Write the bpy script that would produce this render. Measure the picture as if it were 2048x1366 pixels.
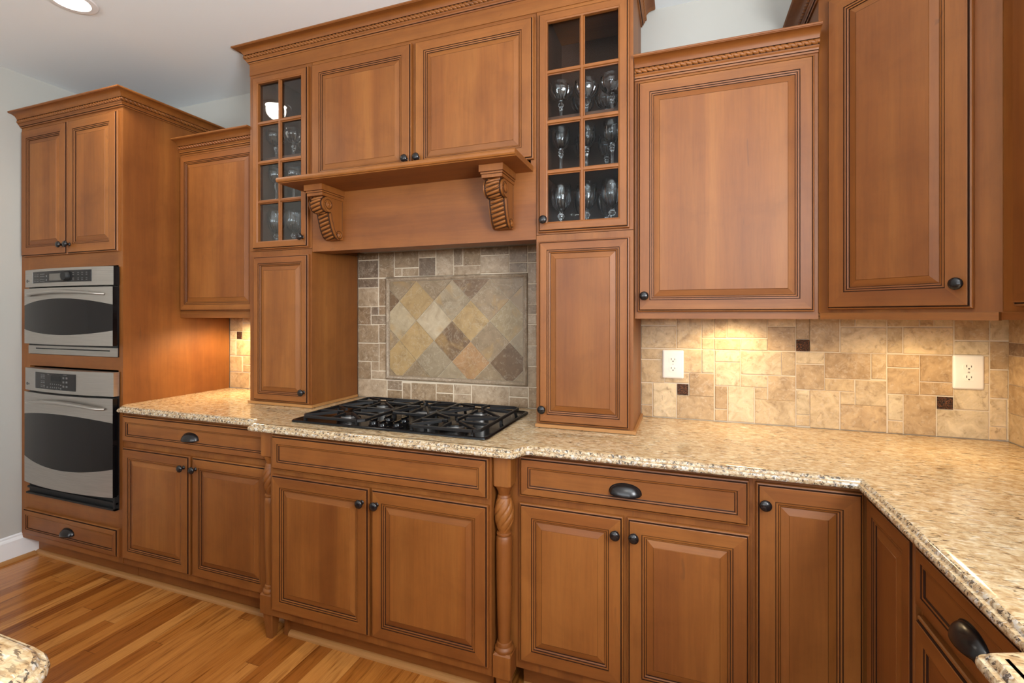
# tuned light strengths
WINP = 13.0; WING = 58.0; GTILT = 67.0; WINR = 88.0; WINRG = 108.0; DLP = 18.0; PUCK_L = 26.0; PUCK_R = 7.8; PUCK_C = 10.0
import bpy, math, random
from math import sin, cos, pi, radians, sqrt, atan2
random.seed(7)
S = bpy.context.scene
for o in list(bpy.data.objects):
    bpy.data.objects.remove(o)
COL = S.collection

# ------------------------------------------------------------------ camera
cam_d = bpy.data.cameras.new('camera')
cam = bpy.data.objects.new('camera', cam_d)
COL.objects.link(cam)
cam.location = (0.02, -2.2, 1.367)
cam.rotation_euler = (radians(90), 0, radians(19.7))
cam_d.sensor_width = 36
cam_d.lens = 954 / 2048 * 36
cam_d.shift_y = -53.5 / 2048
cam_d.clip_start = 0.02
S.camera = cam

# ------------------------------------------------------------------ view / world / light
S.view_settings.view_transform = 'Standard'
S.view_settings.look = 'None'
S.view_settings.exposure = 0.10
S.view_settings.gamma = 1.0
S.view_settings.use_curve_mapping = False
S.cycles.use_denoising = True
S.cycles.max_bounces = 10
S.cycles.diffuse_bounces = 5
S.cycles.glossy_bounces = 5
S.cycles.transparent_max_bounces = 24
S.cycles.transmission_bounces = 8
S.cycles.sample_clamp_indirect = 6
S.cycles.caustics_reflective = False
S.cycles.caustics_refractive = False

W = bpy.data.worlds.new('daylight')
S.world = W
W.use_nodes = True
W.node_tree.nodes['Background'].inputs[0].default_value = (0.80, 0.90, 1.0, 1)
W.node_tree.nodes['Background'].inputs[1].default_value = 1.5

def area(name, loc, rot, sx, sy, power, col, spread=180):
    l = bpy.data.lights.new(name, 'AREA')
    l.shape = 'RECTANGLE'; l.size = sx; l.size_y = sy
    l.energy = power; l.color = col; l.spread = radians(spread)
    o = bpy.data.objects.new(name, l); COL.objects.link(o)
    o.location = loc; o.rotation_euler = rot
    return o
# daylight through rear and side windows; upward-tilted lamps are added to brighten the ceiling
DAY = (0.90, 0.95, 1.0)
for i, wx in enumerate((-2.75, -1.15, 0.45)):
    area('window_sky_light', (wx, -5.93, 1.75), (radians(82), 0, 0), 1.2, 1.3, WINP, DAY)
    area('window_ground_bounce', (wx, -5.92, 1.75), (radians(90+GTILT), 0, 0), 1.2, 1.3, WING, (.93, .97, 1.0))  # fill lamp added at the window, aimed up to brighten the ceiling

# window over the sink in the right wall
for tl, pw in ((-8, WINR), (GTILT, WINRG)):  # second, upward-tilted lamp is an added fill for the ceiling
    o = area('sink_window_light', (1.095, -2.40, 1.66), (0, 0, 0), .95, 1.05, pw, (.93,.97,1.0))
    o.rotation_euler = (radians(90+tl), 0, radians(90))

# ------------------------------------------------------------------ mesh helper
class MB:
    def __init__(s):
        s.v = []; s.f = []; s.m = []; s.c = []
    def add(s, vs, fs, m=0, c=None):
        b = len(s.v); s.v += [tuple(p) for p in vs]
        for f in fs:
            s.f.append([b + i for i in f]); s.m.append(m); s.c.append(c)
        return s
    def box(s, x0, x1, y0, y1, z0, z1, m=0, c=None):
        x0, x1 = min(x0, x1), max(x0, x1); y0, y1 = min(y0, y1), max(y0, y1); z0, z1 = min(z0, z1), max(z0, z1)
        return s.add([(x0,y0,z0),(x1,y0,z0),(x1,y1,z0),(x0,y1,z0),(x0,y0,z1),(x1,y0,z1),(x1,y1,z1),(x0,y1,z1)],
              [(0,3,2,1),(4,5,6,7),(0,1,5,4),(1,2,6,5),(2,3,7,6),(3,0,4,7)], m, c)
    def bbox(s, x0, x1, y0, y1, z0, z1, b=.003, m=0, c=None):
        # box whose front (-y) face is chamfered
        vs = [(x0,y1,z0),(x1,y1,z0),(x1,y1,z1),(x0,y1,z1),(x0,y0+b,z0),(x1,y0+b,z0),(x1,y0+b,z1),(x0,y0+b,z1),
              (x0+b,y0,z0+b),(x1-b,y0,z0+b),(x1-b,y0,z1-b),(x0+b,y0,z1-b)]
        fs = [(0,3,2,1)[::-1]]
        fs = [(1,0,3,2)]
        for i in range(4):
            j = (i+1) % 4
            fs.append((i, j, 4+j, 4+i)); fs.append((4+i, 4+j, 8+j, 8+i))
        fs.append((8,9,10,11))
        return s.add(vs, fs, m, c)
    def rings(s, R, m=0, closed=True, cap0=False, cap1=False, c=None, ms=None):
        # loft between equal-length rings
        b = len(s.v); n = len(R[0])
        for r in R: s.v += [tuple(p) for p in r]
        for k in range(len(R)-1):
            for i in range(n if closed else n-1):
                j = (i+1) % n
                s.f.append([b+k*n+i, b+k*n+j, b+(k+1)*n+j, b+(k+1)*n+i]); s.m.append(ms[k] if ms else m); s.c.append(c)
        if cap0: s.f.append([b+i for i in range(n)][::-1]); s.m.append(m); s.c.append(c)
        if cap1: s.f.append([b+(len(R)-1)*n+i for i in range(n)]); s.m.append(m); s.c.append(c)
        return s
    def lathe(s, prof, o=(0,0,0), axis='z', n=24, m=0, cap0=True, cap1=True, ms=None):
        R = []
        for r, h in prof:
            ring = []
            for i in range(n):
                a = 2*pi*i/n; x, y = r*cos(a), r*sin(a)
                if axis == 'z': p = (o[0]+x, o[1]+y, o[2]+h)
                elif axis == 'y': p = (o[0]+x, o[1]-h, o[2]+y)      # h grows to the front (-y)
                else: p = (o[0]+h, o[1]+x, o[2]+y)
                ring.append(p)
            R.append(ring)
        return s.rings(R, m, True, cap0, cap1, ms=ms)
    def tube(s, pts, r, n=8, m=0, cap=True, flat=None):
        R = []; L = len(pts)
        up0 = (0,0,1)
        for i, p in enumerate(pts):
            a = pts[max(i-1,0)]; b = pts[min(i+1,L-1)]
            t = [b[k]-a[k] for k in range(3)]; l = sqrt(sum(q*q for q in t)) or 1; t = [q/l for q in t]
            up = up0 if abs(t[2]) < .92 else (1,0,0)
            u = [t[1]*up[2]-t[2]*up[1], t[2]*up[0]-t[0]*up[2], t[0]*up[1]-t[1]*up[0]]
            l = sqrt(sum(q*q for q in u)); u = [q/l for q in u]
            w = [u[1]*t[2]-u[2]*t[1], u[2]*t[0]-u[0]*t[2], u[0]*t[1]-u[1]*t[0]]
            rr = r[i] if isinstance(r, (list, tuple)) else r
            rw = rr*(flat or 1)
            R.append([tuple(p[k]+u[k]*rr*cos(2*pi*j/n)+w[k]*rw*sin(2*pi*j/n) for k in range(3)) for j in range(n)])
        return s.rings(R, m, True, cap, cap)
    def prism_x(s, poly, x0, x1, m=0):      # poly of (y,z)
        return s.rings([[(x0,y,z) for y,z in poly],[(x1,y,z) for y,z in poly]], m, True, True, True)
    def prism_z(s, poly, z0, z1, m=0, c=None):      # poly of (x,y)
        return s.rings([[(x,y,z0) for x,y in poly],[(x,y,z1) for x,y in poly]], m, True, True, True, c=c)
    def build(s, name, mats, parent=None, loc=None, smooth=None, sharp=38):
        me = bpy.data.meshes.new(name)
        me.from_pydata(s.v, [], s.f)
        if not isinstance(mats, (list, tuple)): mats = [mats]
        for mt in mats: me.materials.append(mt)
        me.polygons.foreach_set('material_index', s.m)
        if any(c is not None for c in s.c):
            at = me.attributes.new('tint', 'FLOAT_COLOR', 'FACE')
            at.data.foreach_set('color', [q for c in s.c for q in ((c or (.5,.5,.5))[0], (c or (.5,.5,.5))[1], (c or (.5,.5,.5))[2], 1)])
        import bmesh
        bm = bmesh.new(); bm.from_mesh(me)
        bmesh.ops.recalc_face_normals(bm, faces=bm.faces)
        bm.to_mesh(me); bm.free()
        if smooth:
            me.polygons.foreach_set('use_smooth', [True]*len(me.polygons))
            me.set_sharp_from_angle(angle=radians(sharp))
        me.update()
        o = bpy.data.objects.new(name, me); COL.objects.link(o)
        if parent is not None: o.parent = parent
        if loc: o.location = loc
        return o

def tag(o, label=None, cat=None, group=None, kind=None):
    if label: o['label'] = label
    if cat: o['category'] = cat
    if group: o['group'] = group
    if kind: o['kind'] = kind
    return o
def thing(name, label, cat, loc, rotz=0, group=None):
    o = bpy.data.objects.new(name, None); COL.objects.link(o)
    o.empty_display_size = .1
    o.location = loc; o.rotation_euler = (0, 0, rotz)
    return tag(o, label, cat, group)

# ------------------------------------------------------------------ materials
class NT:
    def __init__(s, name):
        s.mat = bpy.data.materials.new(name); s.mat.use_nodes = True
        s.t = s.mat.node_tree; s.t.nodes.clear()
        s.out = s.n('ShaderNodeOutputMaterial')
    def n(s, typ, **kw):
        nd = s.t.nodes.new(typ)
        for k, v in kw.items(): setattr(nd, k, v)
        return nd
    def l(s, a, b): s.t.links.new(a, b)
    def setv(s, sock, v):
        if hasattr(v, 'is_output') or isinstance(v, bpy.types.NodeSocket): s.l(v, sock)
        else: sock.default_value = v
    def math(s, op, a, b=0.0, c=None):
        nd = s.n('ShaderNodeMath', operation=op)
        s.setv(nd.inputs[0], a); s.setv(nd.inputs[1], b)
        if c is not None: s.setv(nd.inputs[2], c)
        return nd.outputs[0]
    def coords(s, scale=(1,1,1), rnd=0.0, rot=(0,0,0)):
        tc = s.n('ShaderNodeTexCoord'); mp = s.n('ShaderNodeMapping')
        mp.inputs['Scale'].default_value = scale; mp.inputs['Rotation'].default_value = rot
        if rnd:
            oi = s.n('ShaderNodeObjectInfo')
            vm = s.n('ShaderNodeVectorMath', operation='SCALE'); vm.inputs[0].default_value = (13.1, 7.7, 5.3)
            s.l(s.math('MULTIPLY', oi.outputs['Random'], rnd), vm.inputs['Scale'])
            va = s.n('ShaderNodeVectorMath', operation='ADD')
            s.l(tc.outputs['Object'], va.inputs[0]); s.l(vm.outputs[0], va.inputs[1])
            s.l(va.outputs[0], mp.inputs['Vector'])
        else:
            s.l(tc.outputs['Object'], mp.inputs['Vector'])
        return mp.outputs[0]
    def noise(s, vec, scale, detail=3, rough=.5, dist=0.0):
        nd = s.n('ShaderNodeTexNoise'); s.l(vec, nd.inputs['Vector'])
        nd.inputs['Scale'].default_value = scale; nd.inputs['Detail'].default_value = detail
        nd.inputs['Roughness'].default_value = rough; nd.inputs['Distortion'].default_value = dist
        return nd.outputs['Fac']
    def ramp(s, fac, stops, interp='LINEAR'):
        nd = s.n('ShaderNodeValToRGB'); cr = nd.color_ramp; cr.interpolation = interp
        while len(cr.elements) < len(stops): cr.elements.new(.5)
        for e, (p, c) in zip(cr.elements, stops):
            e.position = p; e.color = (c[0], c[1], c[2], 1) if len(c) == 3 else c
        s.setv(nd.inputs[0], fac)
        return nd.outputs[0]
    def mix(s, f, a, b, mode='MIX'):
        nd = s.n('ShaderNodeMix', data_type='RGBA', blend_type=mode)
        s.setv(nd.inputs['Factor'], f)
        for k, v in ((6, a), (7, b)):
            if isinstance(v, tuple): nd.inputs[k].default_value = (v[0], v[1], v[2], 1)
            else: s.l(v, nd.inputs[k])
        return nd.outputs[2]
    def bsdf(s, col, rough=.5, metal=0.0, spec=.5, coat=0.0, coat_r=.1, bump=None, bump_s=.2, bump_d=.002, aniso=0):
        b = s.n('ShaderNodeBsdfPrincipled')
        if isinstance(col, tuple): b.inputs['Base Color'].default_value = (col[0], col[1], col[2], 1)
        else: s.l(col, b.inputs['Base Color'])
        s.setv(b.inputs['Roughness'], rough); b.inputs['Metallic'].default_value = metal
        b.inputs['Specular IOR Level'].default_value = spec
        b.inputs['Coat Weight'].default_value = coat; b.inputs['Coat Roughness'].default_value = coat_r
        if aniso: b.inputs['Anisotropic'].default_value = aniso
        if bump is not None:
            bn = s.n('ShaderNodeBump'); bn.inputs['Strength'].default_value = bump_s; bn.inputs['Distance'].default_value = bump_d
            s.l(bump, bn.inputs['Height']); s.l(bn.outputs[0], b.inputs['Normal'])
        s.l(b.outputs[0], s.out.inputs[0])
        return s.mat

def plain(name, col, rough=.5, **kw):
    return NT(name).bsdf(col, rough, **kw)

def wood_mat(name, axis, tint=(1,1,1)):
    t = NT(name)
    k = {'z': (1,1,.06), 'x': (.06,1,1), 'y': (1,.06,1)}[axis]
    v = t.coords(k, rnd=3.0)
    big = t.noise(v, 9, 3, .55, .5)
    fine = t.noise(v, 130, 4, .6, .2)
    v2 = t.coords((1,1,1), rnd=3.0)
    blot = t.noise(v2, 5.5, 4, .62, .5)
    mk = lambda c: (c[0]*tint[0], c[1]*tint[1], c[2]*tint[2])
    c1 = t.ramp(big, [(.30, mk(WOOD_D)), (.50, mk(WOOD_M)), (.72, mk(WOOD_L))])
    c2 = t.ramp(fine, [(.30, (.90,.88,.86)), (.55, (1,1,1)), (.75, (1.03,1.03,1.02))])
    c = t.mix(1.0, c1, c2, 'MULTIPLY')
    c3 = t.ramp(blot, [(.30, (.85,.82,.77)), (.52, (1,1,1)), (.72, (1.07,1.07,1.07))])
    c = t.mix(1.0, c, c3, 'MULTIPLY')
    sx = t.n('ShaderNodeSeparateXYZ'); t.l(v2, sx.inputs[0])
    cross = t.math('ADD', sx.outputs[0], sx.outputs[1]) if axis == 'z' else sx.outputs[2]
    wst = t.n('ShaderNodeTexWhiteNoise', noise_dimensions='1D')
    t.l(t.math('FLOOR', t.math('MULTIPLY', cross, 11.3)), wst.inputs['W'])
    c = t.mix(1.0, c, t.ramp(wst.outputs['Value'], [(0, (.90,.88,.86)), (1, (1.07,1.08,1.09))]), 'MULTIPLY')
    vk = t.coords({'z': (1,1,.22), 'x': (.22,1,1), 'y': (1,.22,1)}[axis], rnd=9.0)
    kn = t.noise(vk, 26, 2, .5, .8)
    kf = t.ramp(kn, [(.735, (0,0,0)), (.77, (1,1,1))])
    c = t.mix(t.math('MULTIPLY', kf, .45), c, (.10,.035,.012))
    return t.bsdf(c, .47, spec=.41)
WOOD_D = (.168,.0505,.0090); WOOD_M = (.210,.0690,.0125); WOOD_L = (.254,.0915,.0185)
M = {}
M['wv'] = wood_mat('maple_vertical_grain', 'z')
M['wh'] = wood_mat('maple_horizontal_grain', 'x')
M['wy'] = wood_mat('maple_deep_grain', 'y')
M['glaze'] = plain('dark_glaze', (.030,.010,.004), .6, spec=.2)
M['inside'] = plain('cabinet_interior_stain', (.075,.036,.021), .6, spec=.2)  # flat dark brown for the insides of the glass-door cabinets
M['black'] = plain('black_enamel', (.003,.003,.0035), .12, spec=.28)
M['iron'] = plain('cast_iron', (.007,.0066,.007), .36, spec=.34)
M['bronze'] = plain('oil_rubbed_bronze', (.012,.010,.010), .24, metal=.25, spec=.6)
M['dark'] = plain('dark_void', (.004,.004,.004), .6)
M['glassblk'] = plain('black_oven_glass', (.013,.0115,.011), .16, spec=.16)
M['panelblk'] = plain('black_control_glass', (.017,.016,.016), .2, spec=.22)
M['disp'] = plain('display_glass', (.11,.10,.085), .25)
M['mark'] = plain('button_print', (.10,.097,.094), .5)
M['mark_d'] = plain('logo_print', (.06,.06,.06), .5)
M['plate'] = plain('ivory_plastic', (.80,.76,.70), .35)
M['slot'] = plain('outlet_slot', (.05,.04,.035), .5)
M['white'] = plain('white_trim_paint', (.78,.78,.78), .4)
M['alu'] = plain('burner_aluminium', (.50,.48,.46), .35, metal=.8)
def steel():
    t = NT('brushed_stainless')
    v = t.coords((2, 2, 160), rnd=1.0)
    f = t.noise(v, 3, 3, .6)
    c = t.ramp(f, [(.3,(.40,.375,.345)), (.7,(.52,.49,.45))])
    return t.bsdf(c, .30, metal=.92, bump=f, bump_s=.05, bump_d=.001)
M['steel'] = steel()
def wallp(name, col, sc=220):
    t = NT(name); v = t.coords((1,1,1))
    f = t.noise(v, sc, 2, .5); g = t.noise(v, 1.2, 2, .5)
    c = t.mix(t.math('MULTIPLY', g, .10), col, (col[0]*.8, col[1]*.8, col[2]*.78))
    return t.bsdf(c, .8, bump=f, bump_s=.05, bump_d=.001)
M['wall'] = wallp('sage_grey_wall_paint', (.43,.42,.385))
M['ceil'] = wallp('ceiling_paint', (.82,.875,.905))

def granite():
    t = NT('golden_granite')
    v = t.coords((1,1,1))
    vs = t.coords((.36,1.45,1.0), rot=(0,0,.10))
    # polished face: tan ground with fine elongated flecks
    a = t.noise(v, 42, 5, .68, .6)
    top = t.ramp(a, [(.28,(.33,.195,.090)), (.42,(.47,.315,.160)), (.55,(.58,.435,.255)), (.68,(.66,.55,.38)), (.80,(.72,.65,.53))])
    b = t.noise(vs, 95, 3, .62, .5)
    tf = t.ramp(b, [(.36,(1,1,1)), (.47,(0,0,0))])
    top = t.mix(t.math('MULTIPLY', tf, .55), top, (.24,.135,.060))
    mm = t.ramp(t.noise(v, 13, 2, .5), [(.36,(.18,.18,.18)), (.60,(1,1,1))])
    d = t.noise(vs, 112, 2, .55, .7)
    dk = t.ramp(d, [(.590,(0,0,0)), (.630,(1,1,1))])
    top = t.mix(t.math('MULTIPLY', t.math('MULTIPLY', dk, mm), .85), top, (.045,.026,.018))
    w = t.noise(vs, 90, 2, .5, .6)
    top = t.mix(t.math('MULTIPLY', t.ramp(w, [(.63,(0,0,0)), (.68,(1,1,1))]), .45), top, (.78,.72,.62))
    # cut edge: coarse cream, quartz and black grains
    e = t.noise(v, 95, 4, .62, .5)
    edge = t.ramp(e, [(.30,(.13,.075,.038)), (.42,(.33,.215,.115)), (.54,(.48,.365,.225)), (.68,(.58,.50,.37))])
    q = t.noise(v, 80, 2, .5, .5)
    edge = t.mix(t.math('MULTIPLY', t.ramp(q, [(.57,(0,0,0)), (.62,(1,1,1))]), .60), edge, (.58,.56,.52))
    k = t.noise(v, 125, 3, .62, .7)
    edge = t.mix(t.math('MULTIPLY', t.ramp(k, [(.555,(0,0,0)), (.595,(1,1,1))]), .88), edge, (.040,.032,.028))
    k2 = t.noise(v, 55, 3, .6, .7)
    edge = t.mix(t.math('MULTIPLY', t.ramp(k2, [(.60,(0,0,0)), (.66,(1,1,1))]), .55), edge, (.085,.070,.060))
    geo = t.n('ShaderNodeNewGeometry'); sp = t.n('ShaderNodeSeparateXYZ'); t.l(geo.outputs['True Normal'], sp.inputs[0])
    nz = t.math('ABSOLUTE', sp.outputs[2])
    f = t.ramp(nz, [(.80,(0,0,0)), (.97,(1,1,1))])
    return t.bsdf(t.mix(f, edge, top), .10, spec=.45)
M['granite'] = granite()

def stone(name):
    # light emperador style marble, one tint per tile from the mesh
    t = NT(name)
    at = t.n('ShaderNodeAttribute', attribute_name='tint')
    geo = t.n('ShaderNodeNewGeometry')
    tc = t.n('ShaderNodeTexCoord')
    sc = t.n('ShaderNodeVectorMath', operation='SCALE'); sc.inputs[0].default_value = (9.0, 3.0, 5.0)
    t.l(geo.outputs['Random Per Island'], sc.inputs['Scale'])
    ad = t.n('ShaderNodeVectorMath', operation='ADD')
    t.l(tc.outputs['Object'], ad.inputs[0]); t.l(sc.outputs[0], ad.inputs[1])
    v = ad.outputs[0]
    a = t.noise(v, 22, 5, .62, .9)
    c1 = t.ramp(a, [(.28,(.66,.61,.54)), (.48,(1,1,1)), (.68,(1.26,1.29,1.32))])
    c = t.mix(1.0, at.outputs['Color'], c1, 'MULTIPLY')
    b = t.noise(v, 11, 5, .65, .5)
    vein = t.math('ABSOLUTE', t.math('SUBTRACT', b, .5))
    vf = t.ramp(vein, [(0,(1,1,1)), (.009,(.5,.5,.5)), (.024,(0,0,0))])
    msk = t.ramp(t.noise(v, 6, 2), [(.45,(0,0,0)), (.6,(1,1,1))])
    c = t.mix(t.math('MULTIPLY', t.math('MULTIPLY', vf, msk), .30), c, (.62,.52,.40))
    k = t.noise(v, 75, 3, .6, .5)
    kf = t.ramp(k, [(.56,(0,0,0)), (.66,(1,1,1))])
    c = t.mix(t.math('MULTIPLY', kf, .30), c, (.60,.50,.38))
    k2 = t.noise(v, 48, 3, .65, .5)
    kf2 = t.ramp(k2, [(.30,(1,1,1)), (.40,(0,0,0))])
    c = t.mix(t.math('MULTIPLY', kf2, .45), c, (.19,.11,.055))
    return t.bsdf(c, .42, spec=.4, bump=a, bump_s=.12, bump_d=.002)
M['tile'] = stone('tumbled_marble_tile')
def diamond():
    t = NT('slate_diamond_tile')
    at = t.n('ShaderNodeAttribute', attribute_name='tint')
    geo = t.n('ShaderNodeNewGeometry'); tc = t.n('ShaderNodeTexCoord')
    sc = t.n('ShaderNodeVectorMath', operation='SCALE'); sc.inputs[0].default_value = (7.0, 3.0, 11.0)
    t.l(geo.outputs['Random Per Island'], sc.inputs['Scale'])
    ad = t.n('ShaderNodeVectorMath', operation='ADD')
    t.l(tc.outputs['Object'], ad.inputs[0]); t.l(sc.outputs[0], ad.inputs[1])
    v = ad.outputs[0]
    a = t.noise(v, 14, 5, .62, 1.0)
    c1 = t.ramp(a, [(.28,(.74,.70,.64)), (.5,(1,1,1)), (.72,(1.18,1.18,1.18))])
    c = t.mix(1.0, at.outputs['Color'], c1, 'MULTIPLY')
    b = t.noise(v, 9, 5, .65, .6)
    vein = t.math('ABSOLUTE', t.math('SUBTRACT', b, .5))
    vf = t.ramp(vein, [(0,(1,1,1)), (.008,(.4,.4,.4)), (.022,(0,0,0))])
    c = t.mix(t.math('MULTIPLY', vf, .22), c, (.58,.50,.38))
    oc = t.noise(v, 7.5, 3, .55, .8)
    of = t.ramp(oc, [(.56,(0,0,0)), (.68,(1,1,1))])
    c = t.mix(t.math('MULTIPLY', of, .55), c, (.36,.215,.075))
    k = t.noise(v, 60, 3, .6, .5)
    kf = t.ramp(k, [(.57,(0,0,0)), (.68,(1,1,1))])
    c = t.mix(t.math('MULTIPLY', kf, .25), c, (.50,.40,.27))
    return t.bsdf(c, .40, spec=.4, bump=a, bump_s=.1, bump_d=.002)
M['diamond'] = diamond()
M['grout'] = plain('cream_grout', (.62,.52,.39), .85)
def metal_tile():
    t = NT('dark_bronze_accent_tile'); v = t.coords((1,1,1))
    f = t.noise(v, 190, 2, .5, 2.0)
    c = t.ramp(f, [(.48,(.016,.010,.008)), (.60,(.20,.075,.03))])
    return t.bsdf(c, .35, metal=.5, bump=f, bump_s=.8, bump_d=.004)
M['accent'] = metal_tile()

def floor_mat():
    t = NT('hickory_floorboards')
    tc = t.n('ShaderNodeTexCoord'); sp = t.n('ShaderNodeSeparateXYZ'); t.l(tc.outputs['Object'], sp.inputs[0])
    w = .068
    xr = t.math('DIVIDE', t.math('ADD', sp.outputs[0], 10.032), w)
    row = t.math('FLOOR', xr); fx_ = t.math('FRACT', xr)
    wn = t.n('ShaderNodeTexWhiteNoise', noise_dimensions='1D'); t.l(row, wn.inputs['W'])
    yo = t.math('ADD', t.math('DIVIDE', sp.outputs[1], .95), t.math('MULTIPLY', wn.outputs['Value'], 7.3))
    col = t.math('FLOOR', yo); fy_ = t.math('FRACT', yo)
    cid = t.n('ShaderNodeCombineXYZ'); t.l(row, cid.inputs[0]); t.l(col, cid.inputs[1])
    wn2 = t.n('ShaderNodeTexWhiteNoise', noise_dimensions='3D'); t.l(cid.outputs[0], wn2.inputs['Vector'])
    base = t.ramp(wn2.outputs['Value'], [(.0,(.225,.065,.011)), (.2,(.33,.105,.017)), (.5,(.405,.142,.025)), (.8,(.46,.172,.034)), (1.,(.52,.215,.050))])
    cm = t.n('ShaderNodeCombineXYZ')
    t.l(t.math('ADD', sp.outputs[0], t.math('MULTIPLY', wn2.outputs['Value'], 31.0)), cm.inputs[0])
    t.l(t.math('MULTIPLY', sp.outputs[1], .06), cm.inputs[1])
    g = t.noise(cm.outputs[0], 40, 4, .6, 1.2)
    gr = t.ramp(g, [(.30,(.46,.37,.28)), (.46,(1,1,1)), (.70,(1.16,1.18,1.16))])
    c = t.mix(1.0, base, gr, 'MULTIPLY')
    g2 = t.noise(cm.outputs[0], 210, 3, .6)
    c = t.mix(1.0, c, t.ramp(g2, [(.3,(.84,.80,.76)), (.6,(1,1,1))]), 'MULTIPLY')
    e1 = t.math('LESS_THAN', fx_, .018); e2 = t.math('LESS_THAN', fy_, .0022)
    gap = t.math('MAXIMUM', e1, e2)
    c = t.mix(t.math('MULTIPLY', gap, .55), c, (.05,.02,.008))
    return t.bsdf(c, .26, spec=.45, coat=.2, coat_r=.12)
M['floor'] = floor_mat()
M['oak'] = plain('oak_shoe_molding', (.36,.165,.050), .4)

def pane_glass():
    t = NT('clear_cabinet_glass')
    tr = t.n('ShaderNodeBsdfTransparent'); tr.inputs[0].default_value = (.93,.94,.94,1)
    gl = t.n('ShaderNodeBsdfGlossy'); gl.inputs['Roughness'].default_value = .01
    fr = t.n('ShaderNodeFresnel'); fr.inputs['IOR'].default_value = 1.5
    mx = t.n('ShaderNodeMixShader')
    t.l(t.math('MULTIPLY', fr.outputs[0], .16), mx.inputs[0])
    t.l(tr.outputs[0], mx.inputs[1]); t.l(gl.outputs[0], mx.inputs[2]); t.l(mx.outputs[0], t.out.inputs[0])
    return t.mat
M['pane'] = pane_glass()
def crystal():
    t = NT('cut_crystal')
    b = t.n('ShaderNodeBsdfGlass'); b.inputs['IOR'].default_value = 1.50; b.inputs['Roughness'].default_value = 0.0
    b.inputs['Color'].default_value = (.97,.98,.99,1)
    t.l(b.outputs[0], t.out.inputs[0])
    return t.mat
M['crystal'] = crystal()
def emit(name, col, st):
    t = NT(name); e = t.n('ShaderNodeEmission'); e.inputs[0].default_value = (*col,1); e.inputs[1].default_value = st
    t.l(e.outputs[0], t.out.inputs[0]); return t.mat
M['lamp'] = emit('lamp_glow', (1.0,.93,.80), 42.0)
M['puck'] = emit('puck_glow', (1.0,.80,.50), 8.0)
# ------------------------------------------------------------------ room shell
XL, XR, YB, YR, ZC = -3.49, 1.118, .012, -6.0, 2.725
def struct(name, mb, mat):
    o = mb.build(name, mat); o['kind'] = 'structure'; return o
struct('floor', MB().box(XL-.1, XR+.1, YR-.1, YB+.1, -.06, 0), M['floor'])
struct('ceiling', MB().box(XL-.1, XR+.1, YR-.1, YB+.1, ZC, ZC+.06), M['ceil'])
struct('wall_back', MB().box(XL-.1, XR+.1, YB, YB+.1, 0, ZC), M['wall'])
struct('wall_left', MB().box(XL-.1, XL, YR, YB, 0, ZC), M['wall'])
WR = (-2.90, -1.90, 1.10, 2.22)
rm = MB().box(XR, XR+.1, YR, WR[0], 0, ZC).box(XR, XR+.1, WR[1], YB, 0, ZC).box(XR, XR+.1, WR[0], WR[1], 0, WR[2]).box(XR, XR+.1, WR[0], WR[1], WR[3], ZC)
struct('wall_right', rm, M['wall'])
fr = MB(); t = .045
fr.box(XR+.02, XR+.09, WR[0], WR[0]+t, WR[2], WR[3]).box(XR+.02, XR+.09, WR[1]-t, WR[1], WR[2], WR[3])
fr.box(XR+.02, XR+.09, WR[0]+t, WR[1]-t, WR[2], WR[2]+t).box(XR+.02, XR+.09, WR[0]+t, WR[1]-t, WR[3]-t, WR[3])
fr.box(XR+.03, XR+.08, WR[0]+t, WR[1]-t, (WR[2]+WR[3])/2-.02, (WR[2]+WR[3])/2+.02)
f4 = struct('window_4', fr, M['white'])
MB().box(XR+.052, XR+.056, WR[0]+t, WR[1]-t, WR[2]+t, WR[3]-t).build('window_pane', M['pane'], f4)
# rear wall (behind the camera) with three windows
rw = MB(); WX = [(-3.35,-2.15), (-1.75,-.55), (-.15,1.05)]; z0, z1 = 1.02, 2.45
rw.box(XL-.1, XR+.1, YR-.1, YR, 0, z0); rw.box(XL-.1, XR+.1, YR-.1, YR, z1, ZC)
xs = [XL-.1] + [q for w in WX for q in w] + [XR+.1]
for k in range(0, len(xs), 2): rw.box(xs[k], xs[k+1], YR-.1, YR, z0, z1)
struct('wall_rear', rw, M['wall'])
for i, (a, b) in enumerate(WX):
    fr = MB(); t = .05
    fr.box(a, a+t, YR-.06, YR+.01, z0, z1); fr.box(b-t, b, YR-.06, YR+.01, z0, z1)
    fr.box(a+t, b-t, YR-.06, YR+.01, z0, z0+t); fr.box(a+t, b-t, YR-.06, YR+.01, z1-t, z1)
    fr.box(a+t, b-t, YR-.05, YR, (z0+z1)/2-.02, (z0+z1)/2+.02)
    f = struct('window_%d' % (i+1), fr, M['white'])
    g = MB().box(a+t, b-t, YR-.032, YR-.028, z0+t, z1-t).build('window_pane', M['pane'], f)
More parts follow.
